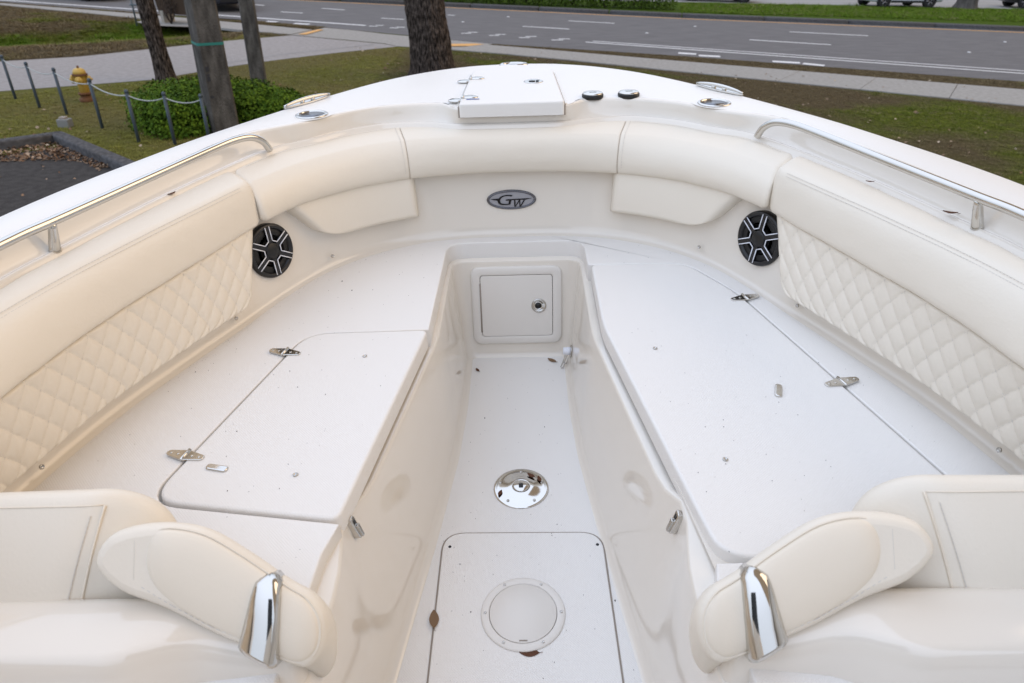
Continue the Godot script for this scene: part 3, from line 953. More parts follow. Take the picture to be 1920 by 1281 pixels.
# ------------------------------------------------------------------ bow fittings
func make_bow_fittings() -> void:
	var n := group_node("anchor_hatch", boat)
	var st := mb()
	# raised lip that the hatch closes on
	slab(st, rounded([Vector2(-0.236, -2.962), Vector2(0.236, -2.962), Vector2(0.214, -3.62), Vector2(0.14, -3.745), Vector2(-0.14, -3.745), Vector2(-0.214, -3.62)], [0.02, 0.02, 0.06, 0.08, 0.08, 0.06], 6), 1.06, 1.089, 0.006)
	build(st, "hatch_lip", M.gel, n)
	st = mb()
	slab(st, rounded([Vector2(-0.221, -2.930), Vector2(0.221, -2.930), Vector2(0.199, -3.61), Vector2(0.125, -3.725), Vector2(-0.125, -3.725), Vector2(-0.199, -3.61)], [0.014, 0.014, 0.06, 0.08, 0.08, 0.06], 6), 1.050, 1.106, 0.008)
	build(st, "hatch_lid", M.deck, n)
	st = mb()
	slab(st, rounded([Vector2(-0.227, -2.937), Vector2(0.227, -2.937), Vector2(0.205, -3.615), Vector2(0.131, -3.733), Vector2(-0.131, -3.733), Vector2(-0.205, -3.615)], [0.008, 0.008, 0.06, 0.08, 0.08, 0.06], 6), 1.0475, 1.0915, 0.002)
	build(st, "hatch_seal", M.gasket, n)
	for d in [3.42, 3.045]:
		var h := Vector3(-0.2135 + (d - 2.93) * 0.032, 1.107, -d)
		st = mb()
		for s in [-1, 1]:
			lathe(st, [Vector2(0.028, -0.002), Vector2(0.0275, 0.002), Vector2(0.022, 0.0042), Vector2(0.001, 0.0046)], 24, Transform3D(Basis.from_scale(Vector3(1.25, 1, 1)), h + Vector3(s * 0.031, (0.0 if s > 0 else -0.012), 0)))
		tube(st, [h + Vector3(0, 0.003, -0.02), h + Vector3(0, 0.003, 0.02)], 0.006, 10, 4)
		build(st, "hinge", M.chrome, n)
	st = mb()
	box(st, Vector3(-0.165, 1.1075, -3.005), Vector3(0.055, 0.001, 0.008))
	build(st, "blue_tape", M.bluetape, n)
	st = mb()
	var lc := Transform3D(Basis.IDENTITY, Vector3(0.099, 1.106, -3.32))
	lathe(st, [Vector2(0.046, 0.0), Vector2(0.045, 0.002), Vector2(0.038, 0.0035), Vector2(0.030, 0.002), Vector2(0.001, 0.0016)], 32, lc)
	build(st, "hatch_latch", M.chrome, n)
	st = mb()
	lathe(st, [Vector2(0.015, 0.0016), Vector2(0.015, 0.003), Vector2(0.001, 0.003)], 18, Transform3D(Basis.IDENTITY, Vector3(0.092, 1.106, -3.32)))
	box(st, Vector3(0.117, 1.1092, -3.32), Vector3(0.014, 0.003, 0.012))
	build(st, "latch_key", M.black, n)
	# bow chock on the stem
	st = mb()
	lathe(st, [Vector2(0.075, 0.0), Vector2(0.075, 0.008), Vector2(0.068, 0.016), Vector2(0.055, 0.016), Vector2(0.050, 0.006), Vector2(0.050, 0.0)], 32, Transform3D(Basis.from_scale(Vector3(1.0, 1.0, 0.55)), Vector3(0.004, 1.084, -3.80)))
	build(st, "stem_chock", M.chrome, boat)
	# two round deck switches
	for x in [0.352, 0.508]:
		var sw := group_node("deck_switch", boat)
		var c := Vector3(x, 1.088, -3.085)
		st = mb()
		lathe(st, [Vector2(0.047, -0.008), Vector2(0.047, 0.006), Vector2(0.044, 0.010), Vector2(0.020, 0.011), Vector2(0.001, 0.011)], 32, Transform3D(Basis.IDENTITY, c))
		build(st, "switch_base", M.black, sw)
		st = mb()
		lathe(st, [Vector2(0.043, 0.0095), Vector2(0.0445, 0.012), Vector2(0.040, 0.015), Vector2(0.020, 0.017), Vector2(0.001, 0.0175)], 32, Transform3D(Basis.IDENTITY, c))
		build(st, "switch_cover", M.chrome, sw)
		st = mb()
		box(st, c + Vector3(0, 0.0175, 0.005), Vector3(0.030, 0.004, 0.010))
		build(st, "cover_tab", M.chrome, sw)
	for s in [-1, 1]:
		var cp := group_node("cup_holder", boat)
		var c := Vector3(s * 0.835, 1.0865, -2.905)
		st = mb()
		lathe(st, [Vector2(0.066, -0.006), Vector2(0.068, 0.001), Vector2(0.066, 0.004), Vector2(0.060, 0.0055), Vector2(0.0555, 0.004), Vector2(0.054, -0.002)], 44, Transform3D(Basis.IDENTITY, c))
		build(st, "rim", M.chrome, cp)
		st = mb()
		lathe(st, [Vector2(0.0542, 0.0), Vector2(0.0525, -0.03), Vector2(0.050, -0.075), Vector2(0.046, -0.08), Vector2(0.001, -0.08)], 40, Transform3D(Basis.IDENTITY, c))
		build(st, "cup_well", M.wellsteel, cp)
		# pull-up cleat
		var cl := group_node("mooring_cleat", boat)
		var a := Vector3(s * 0.985, 1.089, -3.02)
		var b := Vector3(s * 0.835, 1.089, -3.245)
		var t := (b - a).normalized()
		var q := Vector3.UP.cross(t).normalized()
		var mid := (a + b) * 0.5
		var xf := Transform3D(Basis(t, Vector3.UP, t.cross(Vector3.UP)), mid)
		st = mb()
		var L := a.distance_to(b) * 0.5
		var outl := PackedVector2Array()
		for k in 24:
			var an := TAU * k / 24
			outl.append(Vector2(cos(an) * L, sin(an) * 0.024 * (1.0 - 0.35 * absf(cos(an)))))
		slab(st, outl, -0.003, 0.003, 0.002, xf)
		build(st, "base_plate", M.chrome, cl)
		for k in [-0.03, 0.03]:
			st = mb()
			tube(st, [mid + t * k, mid + t * k + Vector3(0, 0.012, 0)], 0.010, 12, 3)
			build(st, "post", M.chrome, cl)
		st = mb()
		var path := []
		var rad := []
		for k in 15:
			var f := -1.0 + k / 7.0
			path.append(mid + t * f * L * 0.98 + Vector3(0, 0.015 - 0.009 * f * f, 0))
			rad.append(0.0080 * (1.0 - 0.55 * f * f))
		tube(st, path, rad, 12)
		build(st, "horn_bar", M.chrome, cl)

func make_rails() -> void:
	for s in [-1, 1]:
		var n := group_node("grab_rail", boat)
		var ctrl := [Vector3(1.475, 1.098, 0.1), Vector3(1.45, 1.099, 0.6), Vector3(1.39, 1.10, 1.2), Vector3(1.308, 1.10, 1.62), Vector3(1.258, 1.10, 1.78), Vector3(1.143, 1.10, 2.143), Vector3(1.055, 1.10, 2.42), Vector3(1.015, 1.099, 2.52), Vector3(0.982, 1.088, 2.585), Vector3(0.958, 1.060, 2.625), Vector3(0.945, 1.020, 2.645)]
		var path := []
		for i in ctrl.size() - 1:
			for k in 6:
				var p: Vector3 = ctrl[i].cubic_interpolate(ctrl[i + 1], ctrl[maxi(i - 1, 0)], ctrl[mini(i + 2, ctrl.size() - 1)], k / 6.0)
				path.append(Vector3(s * p.x, p.y, -p.z))
		path.append(Vector3(s * 0.945, 1.020, -2.645))
		var st := mb()
		tube(st, path, 0.0135, 18)
		build(st, "rail_tube", M.chrome, n)
		for q in [[Vector3(1.284, 1.015, 1.755), Vector3(1.264, 1.095, 1.76)], [Vector3(1.40, 1.02, 0.9), Vector3(1.424, 1.095, 0.9)]]:
			st = mb()
			var a := Vector3(s * q[0].x, q[0].y, -q[0].z)
			var b := Vector3(s * q[1].x, q[1].y, -q[1].z)
			tube(st, [a, a.lerp(b, 0.1), a.lerp(b, 0.85), b], [0.0165, 0.0155, 0.0115, 0.0115], 16)
			build(st, "stanchion", M.chrome, n)

func make_speakers_and_badge() -> void:
	for s in [-1, 1]:
		var n := group_node("speaker", boat)
		var c := Vector3(s * 0.925, 0.717, -2.372)
		var nrm := Vector3(-s * 0.86, 0.12, 0.48).normalized()
		var xa := Vector3.UP.cross(nrm).normalized()
		var ya := nrm.cross(xa).normalized()
		var xf := Transform3D(Basis(xa, nrm, -ya), c)
		var st := mb()
		lathe(st, [Vector2(0.104, -0.05), Vector2(0.104, 0.004), Vector2(0.100, 0.010), Vector2(0.090, 0.012), Vector2(0.086, 0.008), Vector2(0.084, 0.002)], 48, xf)
		build(st, "outer_ring", M.darkring, n)
		st = mb()
		lathe(st, [Vector2(0.085, 0.003), Vector2(0.07, 0.005), Vector2(0.066, 0.004), Vector2(0.03, -0.004), Vector2(0.001, -0.004)], 40, xf)
		build(st, "cone", M.cone, n)
		st = mb()
		lathe(st, [Vector2(0.031, 0.004), Vector2(0.031, 0.012), Vector2(0.027, 0.0145), Vector2(0.001, 0.015)], 6 * 4, xf)
		build(st, "hub", M.black, n)
		for k in 6:
			var a := TAU * (k + 0.5) / 6 + 0.06
			# dark bar between two bright edges
			st = mb()
			var d := Vector2(cos(a), sin(a))
			var e := Vector2(-d.y, d.x)
			var q := PackedVector2Array([d * 0.028 + e * 0.009, d * 0.092 + e * 0.0085, d * 0.092 - e * 0.0085, d * 0.028 - e * 0.009])
			slab(st, q, 0.003, 0.0115, 0.001, xf)
			build(st, "spoke", M.darkring, n)
			# bright outline of the opening between this spoke and the next
			var a2 := a + TAU / 6
			var d2 := Vector2(cos(a2), sin(a2))
			var e2 := Vector2(-d2.y, d2.x)
			var path := [d * 0.094 + e * 0.0095, d * 0.039 + e * 0.0095, d2 * 0.039 - e2 * 0.0095, d2 * 0.094 - e2 * 0.0095]
			var p3 := []
			for p in path: p3.append(xf * Vector3(p.x, 0.0125, p.y))
			st = mb()
			for i in 3: tube(st, [p3[i], p3[i + 1]], 0.0021, 6)
			build(st, "bright_trim", M.silver, n)
	# oval maker's badge on the liner wall under the centre bolster
	var n := group_node("oval_badge", boat)
	var up := Vector3(0, 1, -0.16).normalized()
	var out := Vector3(0, 0.16, 1).normalized()
	var xf := Transform3D(Basis(Vector3.RIGHT, out, -up), Vector3(-0.013, 0.686, -2.925) + out * 0.002)
	var ov := func(rx: float, ry: float) -> PackedVector2Array:
		var p := PackedVector2Array()
		for k in 48: p.append(Vector2(cos(TAU * k / 48) * rx, sin(TAU * k / 48) * ry))
		return p
	var rows := []
	for e in [[0.111, 0.044, -0.004], [0.111, 0.044, 0.004], [0.107, 0.0405, 0.0085], [0.101, 0.036, 0.008], [0.099, 0.034, 0.004], [0.099, 0.034, 0.002]]:
		var r := PackedVector3Array()
		for v in ov.call(e[0], e[1]): r.append(xf * Vector3(v.x, e[2], v.y))
		rows.append(r)
	var st := mb()
	rows_mesh(st, rows, true)
	build(st, "badge_rim", M.darkchrome, n)
	st = mb()
	flat_poly(st, ov.call(0.0995, 0.0345), 0.003, xf)
	build(st, "badge_plate", M.badge, n)
	var font := SystemFont.new()
	font.font_names = PackedStringArray(["Droid Sans"])
	for q in [["G", -0.030, 0.0015, 0.062, 1.75], ["w", 0.033, 0.013, 0.054, 1.25]]:
		var tm := TextMesh.new()
		tm.text = q[0]
		tm.font = font
		tm.font_size = 64
		tm.pixel_size = q[3] / 64.0
		tm.depth = 0.004
		# text lies in its XY plane; lean it like the badge's script
		var b := Basis(Vector3(q[4], 0, 0), Vector3(0.30, 1, 0), Vector3(0, 0, 1))
		var f := Basis(Vector3.RIGHT, up, out)
		inst(tm, "badge_letter", M.letter, n, Transform3D(f * b, xf * Vector3(q[1], 0.005, q[2])))
	st = mb()
	slab(st, PackedVector2Array([Vector2(-0.095, -0.004), Vector2(-0.05, -0.007), Vector2(-0.06, 0.004)]), 0.003, 0.006, 0.0005, xf)
	slab(st, PackedVector2Array([Vector2(-0.018, -0.0025), Vector2(0.092, -0.005), Vector2(0.065, 0.001), Vector2(-0.015, 0.002)]), 0.003, 0.006, 0.0005, xf)
	build(st, "badge_stroke", M.letter, n)

# ------------------------------------------------------------------ mouldings and backrests near the console
func lean_xf(s: float) -> Transform3D:
	# local x outboard, local z down the slope (so that -z climbs), local y towards the console
	var t := Vector3(0, 0.80, -0.60)
	var n := Vector3(0, 0.60, 0.80)
	return Transform3D(Basis(Vector3(s, 0, 0), n, -t), Vector3(0, 0.56, -0.80))

func mould_y(x: float) -> float:
	# height of the moulded shoulder across the boat
	var pts := [Vector2(0.30, 0.53), Vector2(0.40, 0.545), Vector2(0.54, 0.590), Vector2(0.66, 0.632), Vector2(0.72, 0.641), Vector2(0.80, 0.642), Vector2(1.6, 0.642)]
	for i in pts.size() - 1:
		if x <= pts[i + 1].x: return lerpf(pts[i].y, pts[i + 1].y, (x - pts[i].x) / (pts[i + 1].x - pts[i].x))
	return 0.642

func make_mouldings() -> void:
	for s in [-1, 1]:
		var rows := []
		# stations across the boat from the aisle wall outboard, profile running aft
		for i in 61:
			var f := i / 60.0
			var x := lerpf(0.412, 1.52, pow(f, 1.35))
			var soft := 1.0 - pow(1.0 - clampf((x - 0.412) / 0.03, 0, 1), 2.0)
			var y := mould_y(x)
			var flat := smoothstep(0.60, 0.78, x)
			var row := PackedVector3Array()
			var dtop := 0.878
			var daft := lerpf(0.80, 0.748, flat)
			var pr := [[dtop + 0.012, 0.45], [dtop + 0.010, y - 0.020], [dtop + 0.002, y - 0.004], [dtop - 0.012, y], [lerpf(dtop, daft, 0.5), y + 0.002], [daft + 0.012, y - 0.001], [daft, y - 0.006], [daft - 0.010, y - 0.018], [daft - 0.026, y - 0.06], [daft - 0.045, y - 0.12], [daft - 0.075, y - 0.25], [daft - 0.10, y - 0.40], [daft - 0.11, -0.02]]
			for q in pr: row.append(Vector3(s * x, lerpf(minf(q[1], 0.44), q[1], soft), -q[0]))
			rows.append(row)
		var st := mb()
		rows_mesh(st, rows)
		var m := build(st, "seat_moulding", M.gel, boat)
		m.set_meta("label", "%s glossy shoulder moulding behind the seat" % ("port" if s < 0 else "starboard"))

# the console astern of the bow seating, which the chrome mirrors
func make_console() -> void:
	var st := mb()
	var c := group_node("console", boat)
	slab(st, rounded([Vector2(-0.6, 0.8), Vector2(0.6, 0.8), Vector2(0.62, 2.0), Vector2(-0.62, 2.0)], 0.12, 6), 0.0, 1.15, 0.06)
	build(st, "console_body", M.gel, c)
	st = mb()
	box(st, Vector3(0, 1.69, 0.98), Vector3(1.15, 1.10, 0.02), Transform3D.IDENTITY)
	build(st, "windscreen", M.carglass, c)

func make_backrests() -> void:
	for s in [-1, 1]:
		var side := "port" if s < 0 else "starboard"
		var n := base("seat_backrest")
		n.transform = boat.transform
		tag(n, "cream vinyl backrest with wing pad and chrome bracket on the %s bow seat" % side, "backrest")
		var xf := lean_xf(s)
		# main cushion, its inboard end turned forward
		var outl := rounded([Vector2(1.30, -0.02), Vector2(1.30, -0.322), Vector2(0.815, -0.330), Vector2(0.735, -0.280), Vector2(0.70, -0.15), Vector2(0.71, -0.02)], [0.04, 0.04, 0.05, 0.06, 0.06, 0.04], 8)
		var fill := PackedVector2Array()
		for i in outl.size():
			var a: Vector2 = outl[i]
			var b: Vector2 = outl[(i + 1) % outl.size()]
			var k := maxi(1, int(a.distance_to(b) / 0.03))
			for j in k: fill.append(a.lerp(b, float(j) / k))
		var p := ccw(fill)
		var rows := []
		var bend := func(v: Vector2, y: float) -> Vector3:
			var g := maxf(0.0, -0.03 - y)
			v += Vector2(g * 0.7, g * 0.45)
			var w := 0.865 + 0.22 * (v.y + 0.32) - v.x
			w = 0.5 * (w + sqrt(w * w + 0.0009))
			return xf * Vector3(v.x, y - w * 0.45 - 0.02, v.y)
		for e in [[0.0, -0.14], [0.0, -0.045], [0.002, -0.026], [0.008, -0.011], [0.017, -0.003], [0.028, 0.001], [0.036, 0.003]]:
			var r := PackedVector3Array()
			for v in inset(p, e[0]): r.append(bend.call(v, e[1]))
			rows.append(r)
		var q := inset(p, 0.036)
		for t in [0.08, 0.2, 0.35, 0.5, 0.7, 0.85, 1.0]:
			var r := PackedVector3Array()
			for v in q:
				var c := Vector2(clampf(v.x, 0.83, 1.14), -0.17)
				r.append(bend.call(v.lerp(c, t), 0.003 + 0.009 * (1.0 - pow(1.0 - t, 2.0))))
			rows.append(r)
		var st := mb()
		rows_mesh(st, rows, true, 1)
		build(st, "back_cushion", M.vinyl, n)
		var sl := []
		for k in 24:
			var t := k / 23.0
			sl.append(bend.call(Vector2(0.838 + 0.05 * t, lerpf(-0.295, -0.06, t)), 0.0045 + 0.008 * pow(sin(PI * t), 0.7)))
		piping(n, sl, 0.0026)
		var tl := []
		for k in 24:
			var t := k / 23.0
			tl.append(bend.call(Vector2(0.862 + 0.05 * t, lerpf(-0.275, -0.06, t)), 0.0065 + 0.0065 * pow(sin(PI * clampf(t, 0.03, 0.97)), 0.7)))
		stitch_line(n, tl, 0.0011, 0.008, 0.006)
		var hl := []
		for k in 24: hl.append(bend.call(Vector2(lerpf(0.842, 1.27, k / 23.0), -0.296), 0.0030))
		piping(n, hl, 0.0014)
		# wing pad that slopes down towards the aisle
		var pad := smooth_loop([Vector2(0.822, -0.188), Vector2(0.80, -0.240), Vector2(0.745, -0.262), Vector2(0.67, -0.266), Vector2(0.60, -0.252), Vector2(0.52, -0.206), Vector2(0.44, -0.152), Vector2(0.388, -0.122), Vector2(0.362, -0.080), Vector2(0.364, -0.025), Vector2(0.392, 0.014), Vector2(0.43, 0.010), Vector2(0.50, -0.018), Vector2(0.58, -0.050), Vector2(0.68, -0.100), Vector2(0.77, -0.135)], 5)
		st = mb()
		var pc := ccw(pad)
		var wr := []
		for e in [[-0.115, 0.10, 0.03], [-0.095, 0.075, 0.012], [-0.065, 0.045, 0.003], [-0.035, 0.020, 0.0], [-0.012, 0.006, 0.0], [0.006, 0.0, 0.0], [0.016, 0.0, 0.0015], [0.024, 0.0, 0.006], [0.029, 0.0, 0.013], [0.031, 0.0, 0.022]]:
			var row := PackedVector3Array()
			for v in inset(pc, e[2]): row.append(xf * Vector3(v.x, e[0], v.y + e[1]))
			wr.append(row)
		rows_mesh(st, wr, true, 1)
		var wi := Geometry2D.triangulate_polygon(pc)
		for c in [0, wr.size() - 1]:
			st.set_smooth_group(2 + c)
			for i in range(0, wi.size(), 3): tri(st, wr[c][wi[i]], wr[c][wi[i + 1]], wr[c][wi[i + 2]])
		build(st, "wing_pad", M.vinyl, n)
		st = mb()
		var ins := smooth_loop([Vector2(0.716, -0.200), Vector2(0.705, -0.242), Vector2(0.672, -0.256), Vector2(0.60, -0.242), Vector2(0.52, -0.197), Vector2(0.44, -0.143), Vector2(0.397, -0.116), Vector2(0.374, -0.076), Vector2(0.376, -0.028), Vector2(0.402, 0.000), Vector2(0.44, -0.006), Vector2(0.50, -0.032), Vector2(0.58, -0.065), Vector2(0.66, -0.111), Vector2(0.703, -0.154)], 5)
		var pr := []
		for e in [[0.0, 0.010], [0.0, 0.0265], [0.03, 0.0300], [0.1, 0.0335], [0.22, 0.0365], [0.4, 0.0398], [0.6, 0.0418], [0.8, 0.0428], [1.0, 0.0430]]:
			var row := PackedVector3Array()
			for v in ins:
				var c := Geometry2D.get_closest_point_to_segment(v, Vector2(0.425, -0.062), Vector2(0.655, -0.192))
				var w := v.lerp(c, e[0])
				row.append(xf * Vector3(w.x, e[1], w.y))
			pr.append(row)
		rows_mesh(st, pr, true, 1)
		build(st, "pad_panel", M.vinyl_panel, n)
		var ring_pts := []
		for v in inset(ccw(ins), -0.002): ring_pts.append(xf * Vector3(v.x, 0.0262, v.y))
		ring_pts.append(ring_pts[0])
		piping(n, ring_pts, 0.0022)
		tl = []
		for k in 14: tl.append(xf * Vector3(0.738, 0.0304, lerpf(-0.160, -0.236, k / 13.0)))
		stitch_line(n, tl, 0.0011, 0.007, 0.006)
		tl = []
		for v in [Vector2(0.722, -0.146), Vector2(0.66, -0.109), Vector2(0.585, -0.069), Vector2(0.53, -0.048)]: tl.append(xf * Vector3(v.x, 0.0304, v.y))
		stitch_line(n, tl, 0.0011, 0.007, 0.006)
		# chrome bracket over the pad
		st = mb()
		var brows := []
		var xl := [0.452, 0.445, 0.442, 0.442, 0.446, 0.459]
		var xr := [0.528, 0.520, 0.512, 0.505, 0.496, 0.478]
		for k in 21:
			var f := k / 20.0
			var g := minf((f * 4.2 if f < 0.9 else 3.78 + (f - 0.9) * 12.2), 4.999)
			var i := int(g)
			var a := lerpf(xl[i], xl[i + 1], g - i)
			var b := lerpf(xr[i], xr[i + 1], g - i)
			var h := 0.030 + 0.030 * sqrt(maxf(0.0, 1.0 - pow(f, 5.0)))
			var row := PackedVector3Array()
			for w in [[0.0, 0.0], [0.0, 0.6], [0.04, 0.82], [0.12, 0.94], [0.25, 0.99], [0.5, 1.0], [0.7, 0.97], [0.86, 0.88], [0.96, 0.72], [1.0, 0.45], [1.0, 0.0]]:
				var x := lerpf(a, b, w[0])
				var z := lerpf(lerpf(0.006, -0.036, w[0]), -0.168, f)
				row.append(xf * Vector3(x, h * w[1], z))
			brows.append(row)
		rows_mesh(st, brows, true, 1, true)
		build(st, "bracket", M.chrome, n)

func piping(parent: Node, pts: Array, r: float) -> void:
	var st := mb()
	tube(st, pts, r, 8)
	build(st, "piping", M.vinyl_panel, parent)

# ------------------------------------------------------------------ loose things on the boat
func dry_leaf(where: Vector3, turn: float, size: float, m, label: String, curl := 0.2) -> void:
	size *= 0.85
	var n := MeshInstance3D.new()
	var st := mb()
	var rows := []
	for i in 9:
		var f := i / 8.0
		var w := size * 0.24 * pow(sin(PI * clampf(f * 0.96 + 0.02, 0, 1)), 0.8)
		var z := (f - 0.5) * size
		var h := curl * size * (pow(f - 0.5, 2) * 1.4)
		rows.append(PackedVector3Array([Vector3(-w, h + curl * size * 0.22, z), Vector3(-w * 0.5, h + 0.002, z), Vector3(0, h, z), Vector3(w * 0.5, h + 0.002, z), Vector3(w, h + curl * size * 0.2, z)]))
	rows_mesh(st, rows)
	tube(st, [Vector3(0, 0.001, size * 0.48), Vector3(0.002, 0.003, size * 0.66)], 0.0008, 5, 3)
	var o := build(st, "dry_leaf", m)
	o.transform = boat.transform * Transform3D(Basis(Vector3.UP, turn), where)
	tag(o, label, "leaf", "dry leaves lying in the boat")

func make_litter() -> void:
	dry_leaf(Vector3(-0.187, 0.002, -2.573), 0.5, 0.036, M.leaf_brown, "small dark brown leaf on the sole by the aisle wall")
	dry_leaf(Vector3(0.158, 0.002, -2.640), 0.9, 0.058, M.leaf_tan, "tan leaf on the sole below the access door", 0.12)
	dry_leaf(Vector3(-0.252, 0.008, -1.269), 0.12, 0.072, M.leaf_tan, "tan leaf caught in the sole hatch gasket", 0.15)
	dry_leaf(Vector3(0.048, 0.012, -1.868), 0.9, 0.042, M.leaf_brown, "brown leaf on the polished table socket beside its screw")
	dry_leaf(Vector3(0.078, 0.010, -1.852), 0.3, 0.036, M.leaf_brown, "brown leaf at the edge of the polished table socket")
	dry_leaf(Vector3(-0.066, 0.009, -1.785), -0.4, 0.034, M.leaf_brown, "small brown leaf on the side of the polished table socket")
	dry_leaf(Vector3(0.030, 0.007, -1.160), 1.5, 0.068, M.leaf_brown, "narrow brown leaf against the deck plate ring", 0.05)
	dry_leaf(Vector3(-1.140, 1.016, -2.196), -0.5, 0.034, M.leaf_brown, "brown leaf on top of the port side bolster", 0.15)
	dry_leaf(Vector3(1.246, 1.028, -1.83), 1.1, 0.045, M.leaf_brown, "shrivelled reddish leaf on the starboard coaming by the stanchion", 0.3)
	dry_leaf(Vector3(1.142, 1.024, -2.11), 1.2, 0.026, M.leaf_brown, "tiny dark leaf scrap on the starboard coaming ridge", 0.2)
	# fine specks of dirt
	var mm := MultiMesh.new()
	mm.transform_format = MultiMesh.TRANSFORM_3D
	var sp := SphereMesh.new()
	sp.radius = 0.001
	sp.height = 0.0012
	sp.radial_segments = 6
	sp.rings = 3
	mm.mesh = sp
	var xs := []
	for i in 900:
		var d := rng.randf_range(0.95, 2.85)
		var x := rng.randf_range(-1.2, 1.2)
		var y := 0.0
		if absf(x) < lin(A_F, d) - 0.03 and d < 2.66: y = 0.0005
		elif absf(x) > lin(A_S, d) + 0.02 and absf(x) < hit(BASE_L, 1.0 if d < 1.3 else clampf(atan2(absf(x), d - 1.3) / (PI / 2), 0, 1)).length(): y = 0.5312
		else: continue
		var hb := hit(BASE_L, clampf(atan2(absf(x), maxf(d - 1.3, 0.0)) / (PI / 2), 0.0, 1.0))
		if y > 0.4 and (Vector2(absf(x), d) - Vector2(0, 1.3)).length() > (hb - Vector2(0, 1.3)).length() - 0.04: continue
		if y > 0.4: y = 0.5355 if (absf(x) < 0.85 and d < 2.05) else 0.5312
		if y < 0.1 and absf(x) < 0.25 and d < 1.6: y = 0.007
		if rng.randf() < 0.35 and y > 0.4: continue
		var sc := rng.randf_range(0.4, 1.5) * (1.6 if rng.randf() < 0.06 else 0.8)
		xs.append(Transform3D(Basis(Vector3.UP, rng.randf() * TAU).scaled(Vector3(sc, sc, sc * rng.randf_range(0.6, 2.2))), Vector3(x, y, -d)))
	# a line of grit where the port seat meets the liner
	for i in 160:
		var u := -rng.randf_range(0.22, 0.75)
		var q := pt(BASE_L, u, -absf(rng.randfn(0.0, 0.02)) - 0.03, 0.5312)
		xs.append(Transform3D(Basis.from_scale(Vector3.ONE * rng.randf_range(0.3, 0.8)), q))
	mm.instance_count = xs.size()
	for i in xs.size(): mm.set_instance_transform(i, xs[i])
	var o := MultiMeshInstance3D.new()
	o.multimesh = mm
	o.material_override = M.speck
	put(o, "dirt_specks")
	o.transform = boat.transform
	tag(o, "fine dark specks of dirt scattered over the white seats and sole", "dirt", "", "stuff")

# ------------------------------------------------------------------ surroundings
var n_patch := FastNoiseLite.new()
var n_fine := FastNoiseLite.new()
var SWALE: PackedVector2Array
var GRASS_R: PackedVector2Array

func ground_y(x: float, z: float) -> float:
	# shallow drainage swale beyond the driveway
	var c := Vector2(-14.0, -23.9)
	var ax := Vector2(0.80, -0.60)
	var d := Vector2(x, z) - c
	var a := d.dot(ax)
	var b := d.dot(Vector2(0.60, 0.80))
	var k := exp(-pow(a / 4.2, 4.0)) * exp(-pow(b / 1.7, 2.0))
	return -0.42 * k

func lawn_mix(x: float, z: float) -> float:
	# 1 = green turf, 0 = dry brown thatch
	var m := 0.5 + 0.75 * n_patch.get_noise_2d(x, z) + 0.25 * n_fine.get_noise_2d(x, z)
	if z < -17.0 and x < -6.0:
		m += clampf(-ground_y(x, z) * 3.2 - 0.35, -0.5, 0.6)
	elif x > -3.4:
		# the strip along the footpath is dry, the turf nearer the lot is greener
		var t := (z + 23.0) - 0.42 * (x + 1.0)
		m += clampf((t - 3.4) * 0.15, -0.34, 0.10) - 0.08
	else:
		m += 0.10
		if z < -17.5: m -= 0.10
	if z < -33.0: m = 0.85 + 0.2 * n_fine.get_noise_2d(x, z)
	return clampf(m, 0.0, 1.0)

func lawn_col(x: float, z: float, j: float) -> Color:
	var m := lawn_mix(x, z)
	var dry := Color(0.105, 0.078, 0.042)
	var dry2 := Color(0.200, 0.155, 0.085)
	var grn := Color(0.080, 0.108, 0.014)
	var grn2 := Color(0.175, 0.190, 0.028)
	var c := dry.lerp(dry2, j).lerp(grn.lerp(grn2, j), smoothstep(0.30, 0.72, m))
	if x < -3.4 and z > -24.0 and not (z < -17.0 and x < -9.0): c = c.lerp(Color(0.30, 0.275, 0.075), 0.5)
	if z < -33.0 or (z < -17.0 and x < -6.0 and m > 0.8): c = c.lerp(Color(0.085, 0.180, 0.010), 0.6)
	return c

